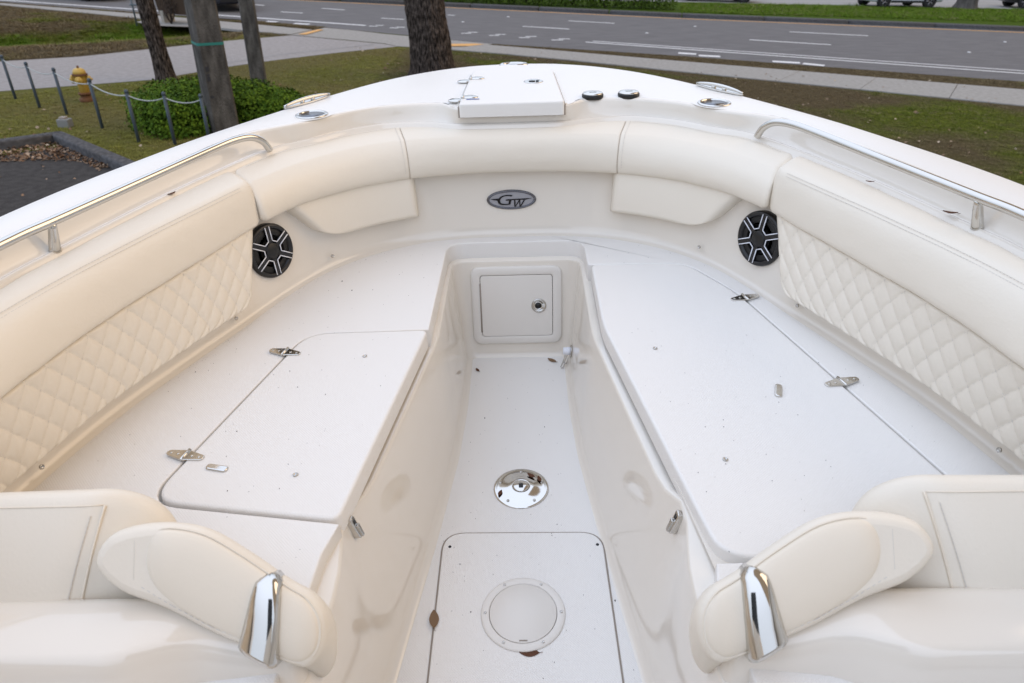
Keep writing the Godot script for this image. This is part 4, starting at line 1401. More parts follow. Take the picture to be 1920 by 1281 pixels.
func make_ground_materials() -> void:
	n_patch.seed = 11
	n_patch.frequency = 0.22
	n_patch.fractal_octaves = 3
	n_fine.seed = 4
	n_fine.frequency = 1.4
	n_fine.fractal_octaves = 3
	var grit := noise_tex(21, 0.12, Color(0.55, 0.55, 0.55), Color(1, 1, 1), false, 512)
	var gritn := noise_tex(22, 0.3, Color.BLACK, Color.WHITE, true, 256, 3.0)
	M.soil = mat(Color.WHITE, 0.95, 0.0, {"metallic_specular": 0.15, "vertex_color_use_as_albedo": true, "albedo_texture": grit, "uv1_triplanar": true, "uv1_world_triplanar": true, "uv1_scale": Vector3(0.6, 0.6, 0.6)})
	var tar := noise_tex(23, 0.02, lin2s(0.120, 0.116, 0.118), lin2s(0.158, 0.154, 0.155), false, 512, 4.0, FastNoiseLite.TYPE_SIMPLEX, 6)
	M.road = mat(Color.WHITE, 0.85, 0.0, {"metallic_specular": 0.15, "albedo_texture": tar, "normal_enabled": true, "normal_texture": gritn, "normal_scale": 0.15, "uv1_triplanar": true, "uv1_world_triplanar": true, "uv1_scale": Vector3(0.07, 0.07, 0.3)})
	var drv := noise_tex(24, 0.03, lin2s(0.265, 0.248, 0.240), lin2s(0.335, 0.316, 0.308), false, 512, 4.0, FastNoiseLite.TYPE_SIMPLEX, 6)
	M.drive = mat(Color.WHITE, 0.9, 0.0, {"metallic_specular": 0.15, "albedo_texture": drv, "normal_enabled": true, "normal_texture": gritn, "normal_scale": 0.5, "uv1_triplanar": true, "uv1_world_triplanar": true, "uv1_scale": Vector3(0.3, 0.3, 0.3)})
	var lot := noise_tex(25, 0.03, lin2s(0.040, 0.037, 0.036), lin2s(0.066, 0.063, 0.060), false, 512, 4.0, FastNoiseLite.TYPE_SIMPLEX, 6)
	M.lot = mat(Color.WHITE, 0.85, 0.0, {"metallic_specular": 0.15, "albedo_texture": lot, "normal_enabled": true, "normal_texture": gritn, "normal_scale": 0.2, "uv1_triplanar": true, "uv1_world_triplanar": true, "uv1_scale": Vector3(0.35, 0.35, 0.35)})
	var con := noise_tex(26, 0.03, lin2s(0.25, 0.24, 0.222), lin2s(0.33, 0.318, 0.30), false, 512, 4.0, FastNoiseLite.TYPE_SIMPLEX, 5)
	M.concrete = mat(Color.WHITE, 0.9, 0.0, {"metallic_specular": 0.15, "albedo_texture": con, "uv1_triplanar": true, "uv1_world_triplanar": true, "uv1_scale": Vector3(0.4, 0.4, 0.4)})
	var kb := noise_tex(27, 0.03, lin2s(0.05, 0.05, 0.053), lin2s(0.13, 0.128, 0.13), false, 512, 4.0, FastNoiseLite.TYPE_SIMPLEX, 5)
	M.kerb = mat(Color.WHITE, 0.9, 0.0, {"metallic_specular": 0.15, "albedo_texture": kb, "uv1_triplanar": true, "uv1_world_triplanar": true, "uv1_scale": Vector3(0.7, 0.7, 0.7)})
	var po := noise_tex(28, 0.012, lin2s(0.055, 0.051, 0.047), lin2s(0.150, 0.140, 0.128), false, 512, 4.0, FastNoiseLite.TYPE_SIMPLEX, 6)
	M.pole = mat(Color.WHITE, 0.9, 0.0, {"metallic_specular": 0.15, "albedo_texture": po, "uv1_triplanar": true, "uv1_scale": Vector3(0.9, 0.25, 0.9), "normal_enabled": true, "normal_texture": gritn, "normal_scale": 0.4})
	M.paint = mat(lin2s(0.62, 0.62, 0.62), 0.7)
	M.orange = mat(lin2s(0.58, 0.30, 0.07), 0.75)
	M.teal = mat(lin2s(0.02, 0.19, 0.16), 0.6)
	M.ink = mat(lin2s(0.03, 0.03, 0.035), 0.8)
	var bk := noise_tex(29, 0.035, lin2s(0.010, 0.008, 0.007), lin2s(0.150, 0.122, 0.105), false, 512, 4.0, FastNoiseLite.TYPE_SIMPLEX, 5, 0.30, 0.72)
	var bkn := noise_tex(30, 0.06, Color.BLACK, Color.WHITE, true, 512, 14.0)
	M.bark = mat(Color(1, 1, 1), 0.95, 0.0, {"metallic_specular": 0.15, "albedo_texture": bk, "uv1_triplanar": true, "uv1_scale": Vector3(1.8, 0.22, 1.8), "normal_enabled": true, "normal_texture": bkn, "normal_scale": 0.8})
	M.leafy = mat(Color.WHITE, 0.7, 0.0, {"metallic_specular": 0.2, "vertex_color_use_as_albedo": true, "backlight_enabled": true, "backlight": Color(0.03, 0.05, 0.0)})
	M.post = mat(lin2s(0.055, 0.075, 0.095), 0.6, 0.2)
	M.rope = mat(lin2s(0.40, 0.42, 0.41), 0.9)
	var hy := noise_tex(31, 0.05, lin2s(0.56, 0.40, 0.08), lin2s(0.46, 0.26, 0.05), false, 256)
	M.hydrant = mat(Color.WHITE, 0.55, 0.0, {"albedo_texture": hy, "uv1_triplanar": true, "uv1_scale": Vector3(3, 3, 3)})
	M.rust = mat(lin2s(0.13, 0.055, 0.02), 0.85)
	M.tyre = mat(lin2s(0.012, 0.012, 0.013), 0.85)
	M.rim = mat(Color(0.6, 0.6, 0.62), 0.3, 0.8)
	M.carwhite = mat(Color(0.80, 0.82, 0.86), 0.18, 0.0, {"clearcoat_enabled": true})
	M.carnavy = mat(Color(0.07, 0.09, 0.14), 0.18, 0.1, {"clearcoat_enabled": true})
	M.carblack = mat(Color(0.05, 0.05, 0.06), 0.18, 0.1, {"clearcoat_enabled": true})
	M.carglass = mat(Color(0.03, 0.04, 0.05), 0.05)
	M.lamp = mat(Color(0.9, 0.92, 0.95), 0.1)
	M.bench = mat(lin2s(0.055, 0.032, 0.018), 0.8)
	M.bench_leg = mat(lin2s(0.36, 0.33, 0.28), 0.9)
	M.rack = mat(lin2s(0.10, 0.13, 0.15), 0.5, 0.4)
	M.boxgrey = mat(lin2s(0.20, 0.20, 0.19), 0.9)

func sheet(called: String, pts: Array, y: float, m, parent: Node = null) -> MeshInstance3D:
	var st := mb()
	flat_poly(st, PackedVector2Array(pts), y)
	var o := build(st, called, m, parent)
	if parent == null: tag(o, "", "", "", "structure")
	return o

func strip(st: SurfaceTool, a: Vector2, b: Vector2, w: float, y: float) -> void:
	var t := (b - a).normalized()
	var n := Vector2(-t.y, t.x) * w * 0.5
	st.set_smooth_group(-1)
	quad(st, Vector3(a.x + n.x, y, a.y + n.y), Vector3(b.x + n.x, y, b.y + n.y), Vector3(b.x - n.x, y, b.y - n.y), Vector3(a.x - n.x, y, a.y - n.y))

func ext(a: Vector2, b: Vector2, l: float) -> Vector2:
	return b + (b - a).normalized() * l

func make_ground() -> void:
	var st := mb()
	st.set_smooth_group(1)
	var xs := PackedFloat32Array([-400, -200, -90, -60])
	var zs := PackedFloat32Array([-420, -220, -120, -80])
	var x := -44.0
	while x <= 44.0:
		xs.append(x); x += 0.7
	var z := -60.0
	while z <= 8.0:
		zs.append(z); z += 0.7
	xs.append_array([70, 120, 250, 400])
	zs.append_array([30, 120, 300])
	for j in zs.size() - 1:
		for i in xs.size() - 1:
			for q in [[i, j], [i + 1, j], [i + 1, j + 1], [i, j], [i + 1, j + 1], [i, j + 1]]:
				var px := xs[q[0]]
				var pz := zs[q[1]]
				st.set_color(lawn_col(px, pz, 0.35) * 0.8)
				st.add_vertex(Vector3(px, ground_y(px, pz), pz))
	var g := build(st, "ground", M.soil)
	tag(g, "", "", "", "structure")

func make_roads() -> void:
	var road := base("road")
	tag(road, "", "", "", "structure")
	var nl: Vector2 = Vector2(-22.42, -32.41)
	var n1: Vector2 = Vector2(-15.12, -29.66)
	var n2: Vector2 = Vector2(-10.05, -28.10)
	var n3: Vector2 = Vector2(-6.93, -26.60)
	var n4: Vector2 = Vector2(-0.86, -23.52)
	var n5: Vector2 = Vector2(4.88, -21.98)
	var n6: Vector2 = Vector2(13.27, -19.07)
	var f1: Vector2 = Vector2(-8.69, -36.65)
	var f2: Vector2 = Vector2(7.16, -33.35)
	var f3: Vector2 = Vector2(21.15, -31.58)
	var fl := ext(f2, f1, 60.0)
	var fr := ext(f2, f3, 40.0)
	sheet("asphalt", [ext(n1, nl, 40.0), nl, n1, n2, n3, n4, n5, n6, ext(n5, n6, 30.0), fr, f3, f2, f1, fl], 0.006, M.road, road)
	# painted lines, each its own sheet
	var mark := func(a: Vector2, b: Vector2, w: float, m, called: String) -> void:
		var st := mb()
		strip(st, a, b, w, 0.011)
		build(st, called, m, road)
	mark.call(ext(f2, f1, 50.0), Vector2(7.07, -32.89), 0.16, M.orange, "median_edge_line")
	mark.call(Vector2(7.07, -32.89), ext(Vector2(7.07, -32.89), Vector2(20.76, -30.96), 30.0), 0.16, M.orange, "median_edge_line")
	mark.call(Vector2(2.17, -24.48), ext(Vector2(2.17, -24.48), Vector2(14.09, -20.39), 25.0), 0.13, M.paint, "turn_lane_line")
	mark.call(Vector2(2.44, -24.79), ext(Vector2(2.44, -24.79), Vector2(14.39, -20.86), 25.0), 0.11, M.paint, "turn_lane_line")
	mark.call(ext(Vector2(-5.68, -27.41), Vector2(-12.01, -29.54), 20.0), Vector2(-5.68, -27.41), 0.2, M.paint, "edge_line")
	for q in [[Vector2(1.97, -30.81), Vector2(3.80, -30.37)], [Vector2(0.09, -28.47), Vector2(1.83, -27.99)], [Vector2(10.43, -29.01), Vector2(13.20, -28.39)], [Vector2(8.09, -26.24), Vector2(10.66, -25.46)], [Vector2(-5.56, -29.96), Vector2(-4.61, -29.71)], [Vector2(-9.99, -31.35), Vector2(-9.00, -31.06)], [Vector2(-8.75, -33.23), Vector2(-7.67, -32.80)], [Vector2(-3.08, -31.84), Vector2(-2.77, -31.71)], [Vector2(-12.27, -34.28), Vector2(-11.46, -33.73)]]:
		mark.call(q[0], q[1], 0.15, M.paint, "lane_dash")
	for q in [[Vector2(-5.53, -27.24), Vector2(-5.04, -27.35)], [Vector2(-4.72, -26.93), Vector2(-4.20, -26.97)], [Vector2(-2.05, -25.89), Vector2(-1.50, -26.08)], [Vector2(-1.07, -25.52), Vector2(-0.50, -25.70)], [Vector2(-0.04, -25.17), Vector2(0.56, -25.36)], [Vector2(1.05, -24.78), Vector2(1.69, -24.97)]]:
		var dv: Vector2 = q[1] - q[0]
		mark.call(q[0], q[0] + dv * 0.62 + Vector2(0, 0.06), 0.13, M.paint, "guide_dash")
		mark.call(q[0] + dv * 0.38 + Vector2(0, -0.26), q[1] + Vector2(0, -0.2), 0.13, M.paint, "guide_dash")
	for q in [[Vector2(-9.47, -27.87), Vector2(-9.05, -27.80)], [Vector2(-8.32, -27.44), Vector2(-7.73, -27.32)], [Vector2(4.86, -22.56), Vector2(5.38, -22.43)], [Vector2(5.40, -22.17), Vector2(6.02, -22.07)], [Vector2(7.38, -21.40), Vector2(8.13, -21.24)], [Vector2(8.18, -21.15), Vector2(8.69, -20.86)]]:
		mark.call(q[0], q[1], 0.28, M.paint, "worn_arrow_mark")
	for p in [Vector3(14.86, 0.00, -24.50), Vector3(17.93, 0.00, -27.61), Vector3(4.65, 0.00, -27.38), Vector3(-0.52, 0.00, -31.74), Vector3(-2.26, 0.00, -29.41), Vector3(6.98, 0.00, -29.99)]:
		var st := mb()
		lathe(st, [Vector2(0.06, 0.006), Vector2(0.05, 0.02), Vector2(0.02, 0.026), Vector2(0.002, 0.027)], 10, Transform3D(Basis.IDENTITY, p))
		build(st, "road_stud", M.paint, road)
	# driveway with a seam
	var drive := base("driveway")
	tag(drive, "", "", "", "structure")
	sheet("drive_surface", [Vector2(-20.0, -8.2), Vector2(-10.70, -14.60), Vector2(-8.28, -16.26), Vector2(-7.38, -18.06), Vector2(-6.45, -19.38), Vector2(-5.35, -20.71), Vector2(-3.73, -22.39), Vector2(-4.22, -22.87), Vector2(-7.49, -24.26), Vector2(-8.95, -22.68), Vector2(-10.35, -20.73), Vector2(-11.54, -19.06), Vector2(-12.97, -18.04), Vector2(-20.0, -10.8)], 0.005, M.drive, drive)
	var sd := mb()
	var sp := [Vector2(-7.54, -18.68), Vector2(-6.89, -19.86), Vector2(-6.43, -20.52), Vector2(-5.54, -21.50), Vector2(-4.52, -22.70)]
	for i in 4: strip(sd, sp[i], sp[i + 1], 0.10, 0.0095)
	build(sd, "surface_seam", mat(lin2s(0.24, 0.23, 0.225), 0.9), drive)
	# footpaths of cast slabs
	var path := base("footpath")
	tag(path, "", "", "", "structure")
	slabs(path, [Vector2(-1.17, -23.22), Vector2(-0.58, -23.03), Vector2(4.65, -20.86), Vector2(12.48, -17.83)], [Vector2(-2.12, -22.01), Vector2(0.40, -21.11), Vector2(4.31, -19.15), Vector2(11.24, -15.87)], 1.85, 8.0)
	slabs(path, [Vector2(-7.20, -25.68), Vector2(-9.49, -26.75), Vector2(-14.85, -29.10), Vector2(-21.99, -31.76)], [Vector2(-7.56, -24.38), Vector2(-9.92, -25.31), Vector2(-14.74, -28.05), Vector2(-21.51, -31.04)], 1.85, 14.0)
	var apron := base("driveway_apron")
	tag(apron, "", "", "", "structure")
	sheet("apron_slab", [Vector2(-7.52, -24.32), Vector2(-6.94, -26.43), Vector2(-5.88, -25.97), Vector2(-4.63, -25.20), Vector2(-0.86, -23.46), Vector2(-1.16, -22.98), Vector2(-2.12, -22.01), Vector2(-3.73, -22.39), Vector2(-4.23, -22.93), Vector2(-5.70, -23.57)], 0.012, M.concrete, apron)
	sheet("tactile_pad", [Vector2(-7.30, -24.39), Vector2(-7.00, -25.77), Vector2(-6.80, -25.72), Vector2(-7.04, -24.35)], 0.030, M.orange, apron)
	sheet("tactile_pad", [Vector2(-2.22, -23.08), Vector2(-1.38, -23.30), Vector2(-1.12, -23.17), Vector2(-1.56, -22.73), Vector2(-2.15, -22.56)], 0.030, M.orange, apron)
	# kerb of the median, in cast lengths
	var kerb := base("median_kerb")
	tag(kerb, "", "", "", "structure")
	var a := ext(f2, f1, 46.0)
	kerb_run(kerb, [a, f1, f2, f3, ext(f2, f3, 30.0)], 0.45, 0.16, 3.0, M.kerb)
	# carriageway beyond the median
	var far := sheet("far_carriageway", [Vector2(-26.96, -39.32), Vector2(-9.53, -40.32), Vector2(9.47, -41.91), Vector2(17.30, -42.43), Vector2(28.48, -43.22), Vector2(70, -42), Vector2(70, -56), Vector2(-50, -66)], 0.006, mat(lin2s(0.24, 0.235, 0.23), 0.9))

func slabs(parent: Node, far: Array, near: Array, step: float, tail: float) -> void:
	var A := far.duplicate()
	var B := near.duplicate()
	A.append(ext(A[-2], A[-1], tail))
	B.append(ext(B[-2], B[-1], tail))
	var la := 0.0
	for i in A.size() - 1: la += A[i].distance_to(A[i + 1])
	var n := int(la / step)
	var at := func(P: Array, f: float) -> Vector2:
		var tot := 0.0
		for i in P.size() - 1: tot += P[i].distance_to(P[i + 1])
		var l := f * tot
		for i in P.size() - 1:
			var d: float = P[i].distance_to(P[i + 1])
			if l <= d or i == P.size() - 2: return P[i].lerp(P[i + 1], l / d)
			l -= d
		return P[-1]
	for i in n:
		var f0 := float(i) / n
		var f1 := float(i + 1) / n - 0.012 / la
		var st := mb()
		var q := PackedVector2Array([at.call(A, f0), at.call(A, f1), at.call(B, f1), at.call(B, f0)])
		slab(st, q, -0.05, 0.026, 0.006)
		build(st, "slab", M.concrete, parent)

func kerb_run(parent: Node, pts: Array, w: float, h: float, step: float, m) -> void:
	for i in pts.size() - 1:
		var a: Vector2 = pts[i]
		var b: Vector2 = pts[i + 1]
		var n := maxi(1, int(a.distance_to(b) / step))
		for k in n:
			var p := a.lerp(b, float(k) / n)
			var q := a.lerp(b, float(k + 1) / n - 0.004)
			var t := (q - p).normalized()
			var r := Vector2(t.y, -t.x) * w
			var st := mb()
			slab(st, PackedVector2Array([p, q, q + r, p + r]), -0.05, h, 0.035)
			build(st, "kerb_stone", m, parent)

func tuft_mesh(blades: int, h: float, spread: float, w: float) -> ArrayMesh:
	var st := mb()
	st.set_smooth_group(-1)
	var r := RandomNumberGenerator.new()
	r.seed = 99 + blades
	for i in blades:
		var a := r.randf() * TAU
		var lean := r.randf_range(0.2, 0.9)
		var c := Vector3(cos(a), 0, sin(a)) * spread * r.randf()
		var s := Vector3(-sin(a), 0, cos(a)) * w
		var tip := c + Vector3(cos(a), 0, sin(a)) * h * lean + Vector3(0, h * r.randf_range(0.6, 1.0), 0)
		tri(st, c - s, c + s, tip)
	st.generate_normals()
	return st.commit()

func scatter_grass() -> void:
	var areas := [
		["turf", [Vector2(-10.51, -14.30), Vector2(-8.70, -15.69), Vector2(-8.22, -16.14), Vector2(-7.32, -17.91), Vector2(-6.40, -19.22), Vector2(-5.31, -20.52), Vector2(-3.69, -22.17), Vector2(-2.11, -21.91), Vector2(0.39, -20.91), Vector2(4.28, -18.99), Vector2(11.13, -15.69), ext(Vector2(4.28, -18.99), Vector2(11.13, -15.69), 4.0), Vector2(11, -8.0), Vector2(5.0, -8.0), Vector2(3.0, -8.0), Vector2(-3.4, -9.4), Vector2(-5.48, -9.70), Vector2(-7.32, -11.26), Vector2(-8.13, -10.69), Vector2(-10.5, -10.0)], 300.0, 0.032, "mown lawn of green and dry brown grass between the boat and footpath"],
		["verge_grass", [Vector2(-0.86, -23.40), Vector2(4.87, -21.92), Vector2(13.19, -18.95), ext(Vector2(4.88, -21.98), Vector2(13.21, -18.99), 3.0), ext(Vector2(4.65, -20.86), Vector2(12.53, -17.91), 3.0), Vector2(12.53, -17.91), Vector2(4.66, -20.91), Vector2(-0.50, -23.11)], 260.0, 0.05, "narrow grass verge between the footpath and the road"],
		["verge_grass", [Vector2(-10.88, -27.90), Vector2(-9.99, -27.93), Vector2(-7.00, -26.66), Vector2(-7.03, -25.95), Vector2(-9.78, -27.02)], 200.0, 0.07, "short grass verge beside the orange tactile pad"],
		["verge_grass", [ext(Vector2(-15.03, -29.47), Vector2(-22.28, -32.19), 3.0), Vector2(-22.35, -32.30), Vector2(-15.16, -29.75), Vector2(-14.93, -29.19), Vector2(-22.02, -31.81)], 120.0, 0.06, "long thin grass verge behind the bench"],
		["swale_grass", [Vector2(-13.07, -18.19), Vector2(-11.63, -19.23), Vector2(-10.44, -20.92), Vector2(-9.03, -22.91), Vector2(-7.68, -24.49), Vector2(-9.87, -25.17), Vector2(-14.66, -27.89), Vector2(-21.38, -30.83), Vector2(-24, -31), Vector2(-16.5, -17.5)], 90.0, 0.075, "bright green grass in the drainage swale beyond the driveway"],
		["median_grass", [Vector2(7.53, -35.81), Vector2(23.68, -35.59), ext(Vector2(7.66, -35.84), Vector2(23.68, -35.59), 3.0), ext(Vector2(17.23, -42.25), Vector2(28.36, -43.03), 3.0), Vector2(17.23, -42.25), Vector2(8.93, -41.41)], 60.0, 0.09, "vivid green grass on the median strip"],
	]
	for q in areas:
		var P := PackedVector2Array(q[1])
		var lo := P[0]
		var hi := P[0]
		for p in P:
			lo = Vector2(minf(lo.x, p.x), minf(lo.y, p.y))
			hi = Vector2(maxf(hi.x, p.x), maxf(hi.y, p.y))
		var n := int((hi.x - lo.x) * (hi.y - lo.y) * q[2])
		var xf := []
		var col := []
		for i in n:
			var p := Vector2(rng.randf_range(lo.x, hi.x), rng.randf_range(lo.y, hi.y))
			if not Geometry2D.is_point_in_polygon(p, P): continue
			if q[0] == "turf" and p.y > -12.0 and absf(p.x) < 5.2 and p.x > -3.4 and p.y > -8.5: continue
			var m := lawn_mix(p.x, p.y)
			var s := rng.randf_range(0.55, 1.25) * lerpf(0.75, 1.15, m)
			if rng.randf() < 0.012: s *= 1.9
			var b := Basis(Vector3.UP, rng.randf() * TAU).scaled(Vector3(s * 1.2, s * rng.randf_range(0.7, 1.1), s * 1.2))
			xf.append(Transform3D(b, Vector3(p.x, ground_y(p.x, p.y) - 0.004, p.y)))
			var c := lawn_col(p.x, p.y, rng.randf())
			if rng.randf() < 0.10: c = c.lerp(Color(0.26, 0.21, 0.12), 0.7)
			var k := rng.randf_range(0.75, 1.2)
			col.append(Color(c.r * k, c.g * k, c.b * k))
		var mm := MultiMesh.new()
		mm.transform_format = MultiMesh.TRANSFORM_3D
		mm.use_colors = true
		mm.mesh = tuft_mesh(14, q[3], q[3] * 1.3, q[3] * 0.085)
		mm.instance_count = xf.size()
		for i in xf.size():
			mm.set_instance_transform(i, xf[i])
			mm.set_instance_color(i, col[i])
		var o := MultiMeshInstance3D.new()
		o.multimesh = mm
		o.material_override = M.leafy
		put(o, q[0])
		tag(o, q[4], "grass", "", "stuff")

# a few fallen leaves on the turf
func scatter_leaves() -> void:
	var mm := MultiMesh.new()
	mm.transform_format = MultiMesh.TRANSFORM_3D
	mm.use_colors = true
	mm.mesh = leaf_mesh(0.075, 0.024)
	var xs := []
	var cs := []
	var spots := [[-9.0, -4.0, -16.0, -10.5, 90], [-5.0, 1.0, -22.0, -15.0, 110], [1.0, 11.0, -19.0, -9.5, 200]]
	for q in spots:
		for i in q[4]:
			var x := rng.randf_range(q[0], q[1])
			var z := rng.randf_range(q[2], q[3])
			xs.append(Transform3D(Basis(Vector3(rng.randfn() * 0.35, 1, rng.randfn() * 0.35).normalized(), rng.randf() * TAU).scaled(Vector3.ONE * rng.randf_range(0.6, 1.3)), Vector3(x, 0.03, z)))
			cs.append(Color(0.17, 0.09, 0.05).lerp(Color(0.48, 0.40, 0.30), rng.randf()))
	mm.instance_count = xs.size()
	for i in xs.size():
		mm.set_instance_transform(i, xs[i])
		mm.set_instance_color(i, cs[i])
	var o := MultiMeshInstance3D.new()
	o.multimesh = mm
	o.material_override = M.leafy
	put(o, "lawn_leaves")
	tag(o, "scattered pale and brown fallen leaves lying on the lawn", "leaf litter", "", "stuff")

func leaf_mesh(l: float, w: float) -> ArrayMesh:
	var st := mb()
	st.set_smooth_group(1)
	var a := Vector3(0, 0, 0)
	var b := Vector3(-w, l * 0.12, -l * 0.45)
	var c := Vector3(w, l * 0.12, -l * 0.45)
	var d := Vector3(0, -l * 0.05, -l)
	var m := Vector3(0, 0, -l * 0.45)
	tri(st, a, b, m); tri(st, a, m, c); tri(st, b, d, m); tri(st, m, d, c)
	st.generate_normals()
	return st.commit()

# leaves spread through the outer shell of a few mounds
func foliage(parent: Node, mounds: Array, count: int, l: float, c0: Color, c1: Color, flat := 0.0) -> void:
	var mm := MultiMesh.new()
	mm.transform_format = MultiMesh.TRANSFORM_3D
	mm.use_colors = true
	mm.mesh = leaf_mesh(l, l * 0.32)
	mm.instance_count = count
	var nz := FastNoiseLite.new()
	nz.seed = 8
	nz.frequency = 2.2
	for i in count:
		var q: Array = mounds[i % mounds.size()]
		var c: Vector3 = q[0]
		var r: Vector3 = q[1]
		var d := Vector3(rng.randfn(), rng.randfn(), rng.randfn()).normalized()
		d.y = d.y if d.y > -0.25 else -d.y * 0.5
		if flat > 0.0:
			var k := maxf(absf(d.x), maxf(absf(d.y), absf(d.z)))
			d = d.lerp(d / k, flat)
		var bump := 1.0 + 0.16 * nz.get_noise_3d(c.x + d.x * r.x, d.y * r.y, c.z + d.z * r.z)
		var rad := bump * (1.0 - 0.6 * pow(rng.randf(), 1.5))
		if rng.randf() < 0.05: rad *= rng.randf_range(1.0, 1.12)
		var p := c + Vector3(d.x * r.x, d.y * r.y, d.z * r.z) * rad
		if d.y < 0.25 and p.y < 1.2: p.y = lerpf(0.02, p.y, rng.randf())
		var up := (d + Vector3(rng.randfn(), rng.randfn() + 0.8, rng.randfn()) * 0.6).normalized()
		var b := Basis(Quaternion(Vector3.UP, up)) * Basis(Vector3.UP, rng.randf() * TAU)
		mm.set_instance_transform(i, Transform3D(b.scaled(Vector3.ONE * rng.randf_range(0.65, 1.2)), p))
		var t := clampf(rng.randf() * 0.8 + 0.5 * nz.get_noise_3d(p.x * 2.0, p.y * 2.0, p.z * 2.0), 0.0, 1.0)
		mm.set_instance_color(i, c0.lerp(c1, t))
	var o := MultiMeshInstance3D.new()
	o.multimesh = mm
	o.material_override = M.leafy
	o.set_meta("kind", "stuff")
	put(o, "foliage", parent)

# woody stems that carry the leaves
func hedge_stems(parent: Node, mounds: Array) -> void:
	for q in mounds:
		for k in 7:
			var st := mb()
			var foot: Vector3 = q[0] + Vector3(rng.randfn() * 0.16, 0, rng.randfn() * 0.16)
			foot.y = -0.02
			var tip: Vector3 = q[0] + Vector3(rng.randfn() * 0.4 * q[1].x, q[1].y * rng.randf_range(0.3, 0.8), rng.randfn() * 0.4 * q[1].z)
			tube(st, [foot, foot.lerp(tip, 0.5) + Vector3(0, 0.06, 0), tip], [0.016, 0.011, 0.004], 6)
			build(st, "stem", M.bark, parent)

func make_plants() -> void:
	var h := base("hedge")
	tag(h, "rounded leafy green hedge around the foot of the concrete poles", "hedge")
	var mounds := [[Vector3(-6.05, 0.30, -12.45), Vector3(0.80, 0.42, 1.0)], [Vector3(-5.55, 0.32, -12.9), Vector3(0.8, 0.42, 0.8)], [Vector3(-4.95, 0.28, -12.95), Vector3(0.75, 0.38, 0.75)], [Vector3(-4.40, 0.22, -12.9), Vector3(0.55, 0.30, 0.6)], [Vector3(-5.75, 0.28, -11.8), Vector3(0.55, 0.36, 0.55)]]
	hedge_stems(h, mounds)
	foliage(h, mounds, 44000, 0.062, Color(0.040, 0.085, 0.008), Color(0.125, 0.200, 0.016))
	var m := base("hedge")
	tag(m, "long dark clipped hedge growing along the road median", "hedge")
	var a: Vector3 = Vector3(-8.51, 0.00, -37.62)
	var b: Vector3 = Vector3(7.07, 0.00, -36.46)
	var ms := []
	for i in 12:
		var p := a.lerp(b, (i + 0.5) / 12.0) + Vector3(0.3, 0, -0.9)
		ms.append([p + Vector3(0, 0.5, 0), Vector3(0.85, 0.62, 0.8)])
	hedge_stems(m, ms)
	foliage(m, ms, 24000, 0.11, Color(0.040, 0.070, 0.010), Color(0.075, 0.120, 0.014), 0.85)
	# swale weeds
	trunk("shade_tree", Vector3(-2.08, 0.00, -17.66), 0.50, 0.40, Vector3(-0.55, 5.5, 0.0), "thick trunked tree with ridged bark standing at the lawn edge", 5)
	trunk("shade_tree", Vector3(-7.96, 0.00, -16.18), 0.185, 0.15, Vector3(-0.25, 5.5, 0.1), "slender leaning dark trunked tree behind the hedge", 9)
	trunk("palm_tree", Vector3(24.79, 0.00, -42.66), 0.50, 0.42, Vector3(0.2, 5.5, 0.0), "grey palm trunk on the grass median", 13)
	var sh := base("bare_shrub")
	sh.position = Vector3(-12.34, 0.00, -26.34)
	tag(sh, "leafless twiggy shrub in front of the bench", "shrub")
	for k in 14:
		var st := mb()
		var p := Vector3.ZERO
		var path := [p]
		var rad := [0.016]
		var dirv := Vector3(rng.randf_range(-0.6, 0.6), 1.0, rng.randf_range(-0.4, 0.4)).normalized()
		for j in 5:
			p += dirv * 0.32
			dirv = (dirv + Vector3(rng.randfn(), rng.randf(), rng.randfn()) * 0.22).normalized()
			path.append(p)
			rad.append(0.016 * (1.0 - (j + 1) / 5.6))
		tube(st, path, rad, 5)
		build(st, "twig", M.bark, sh)

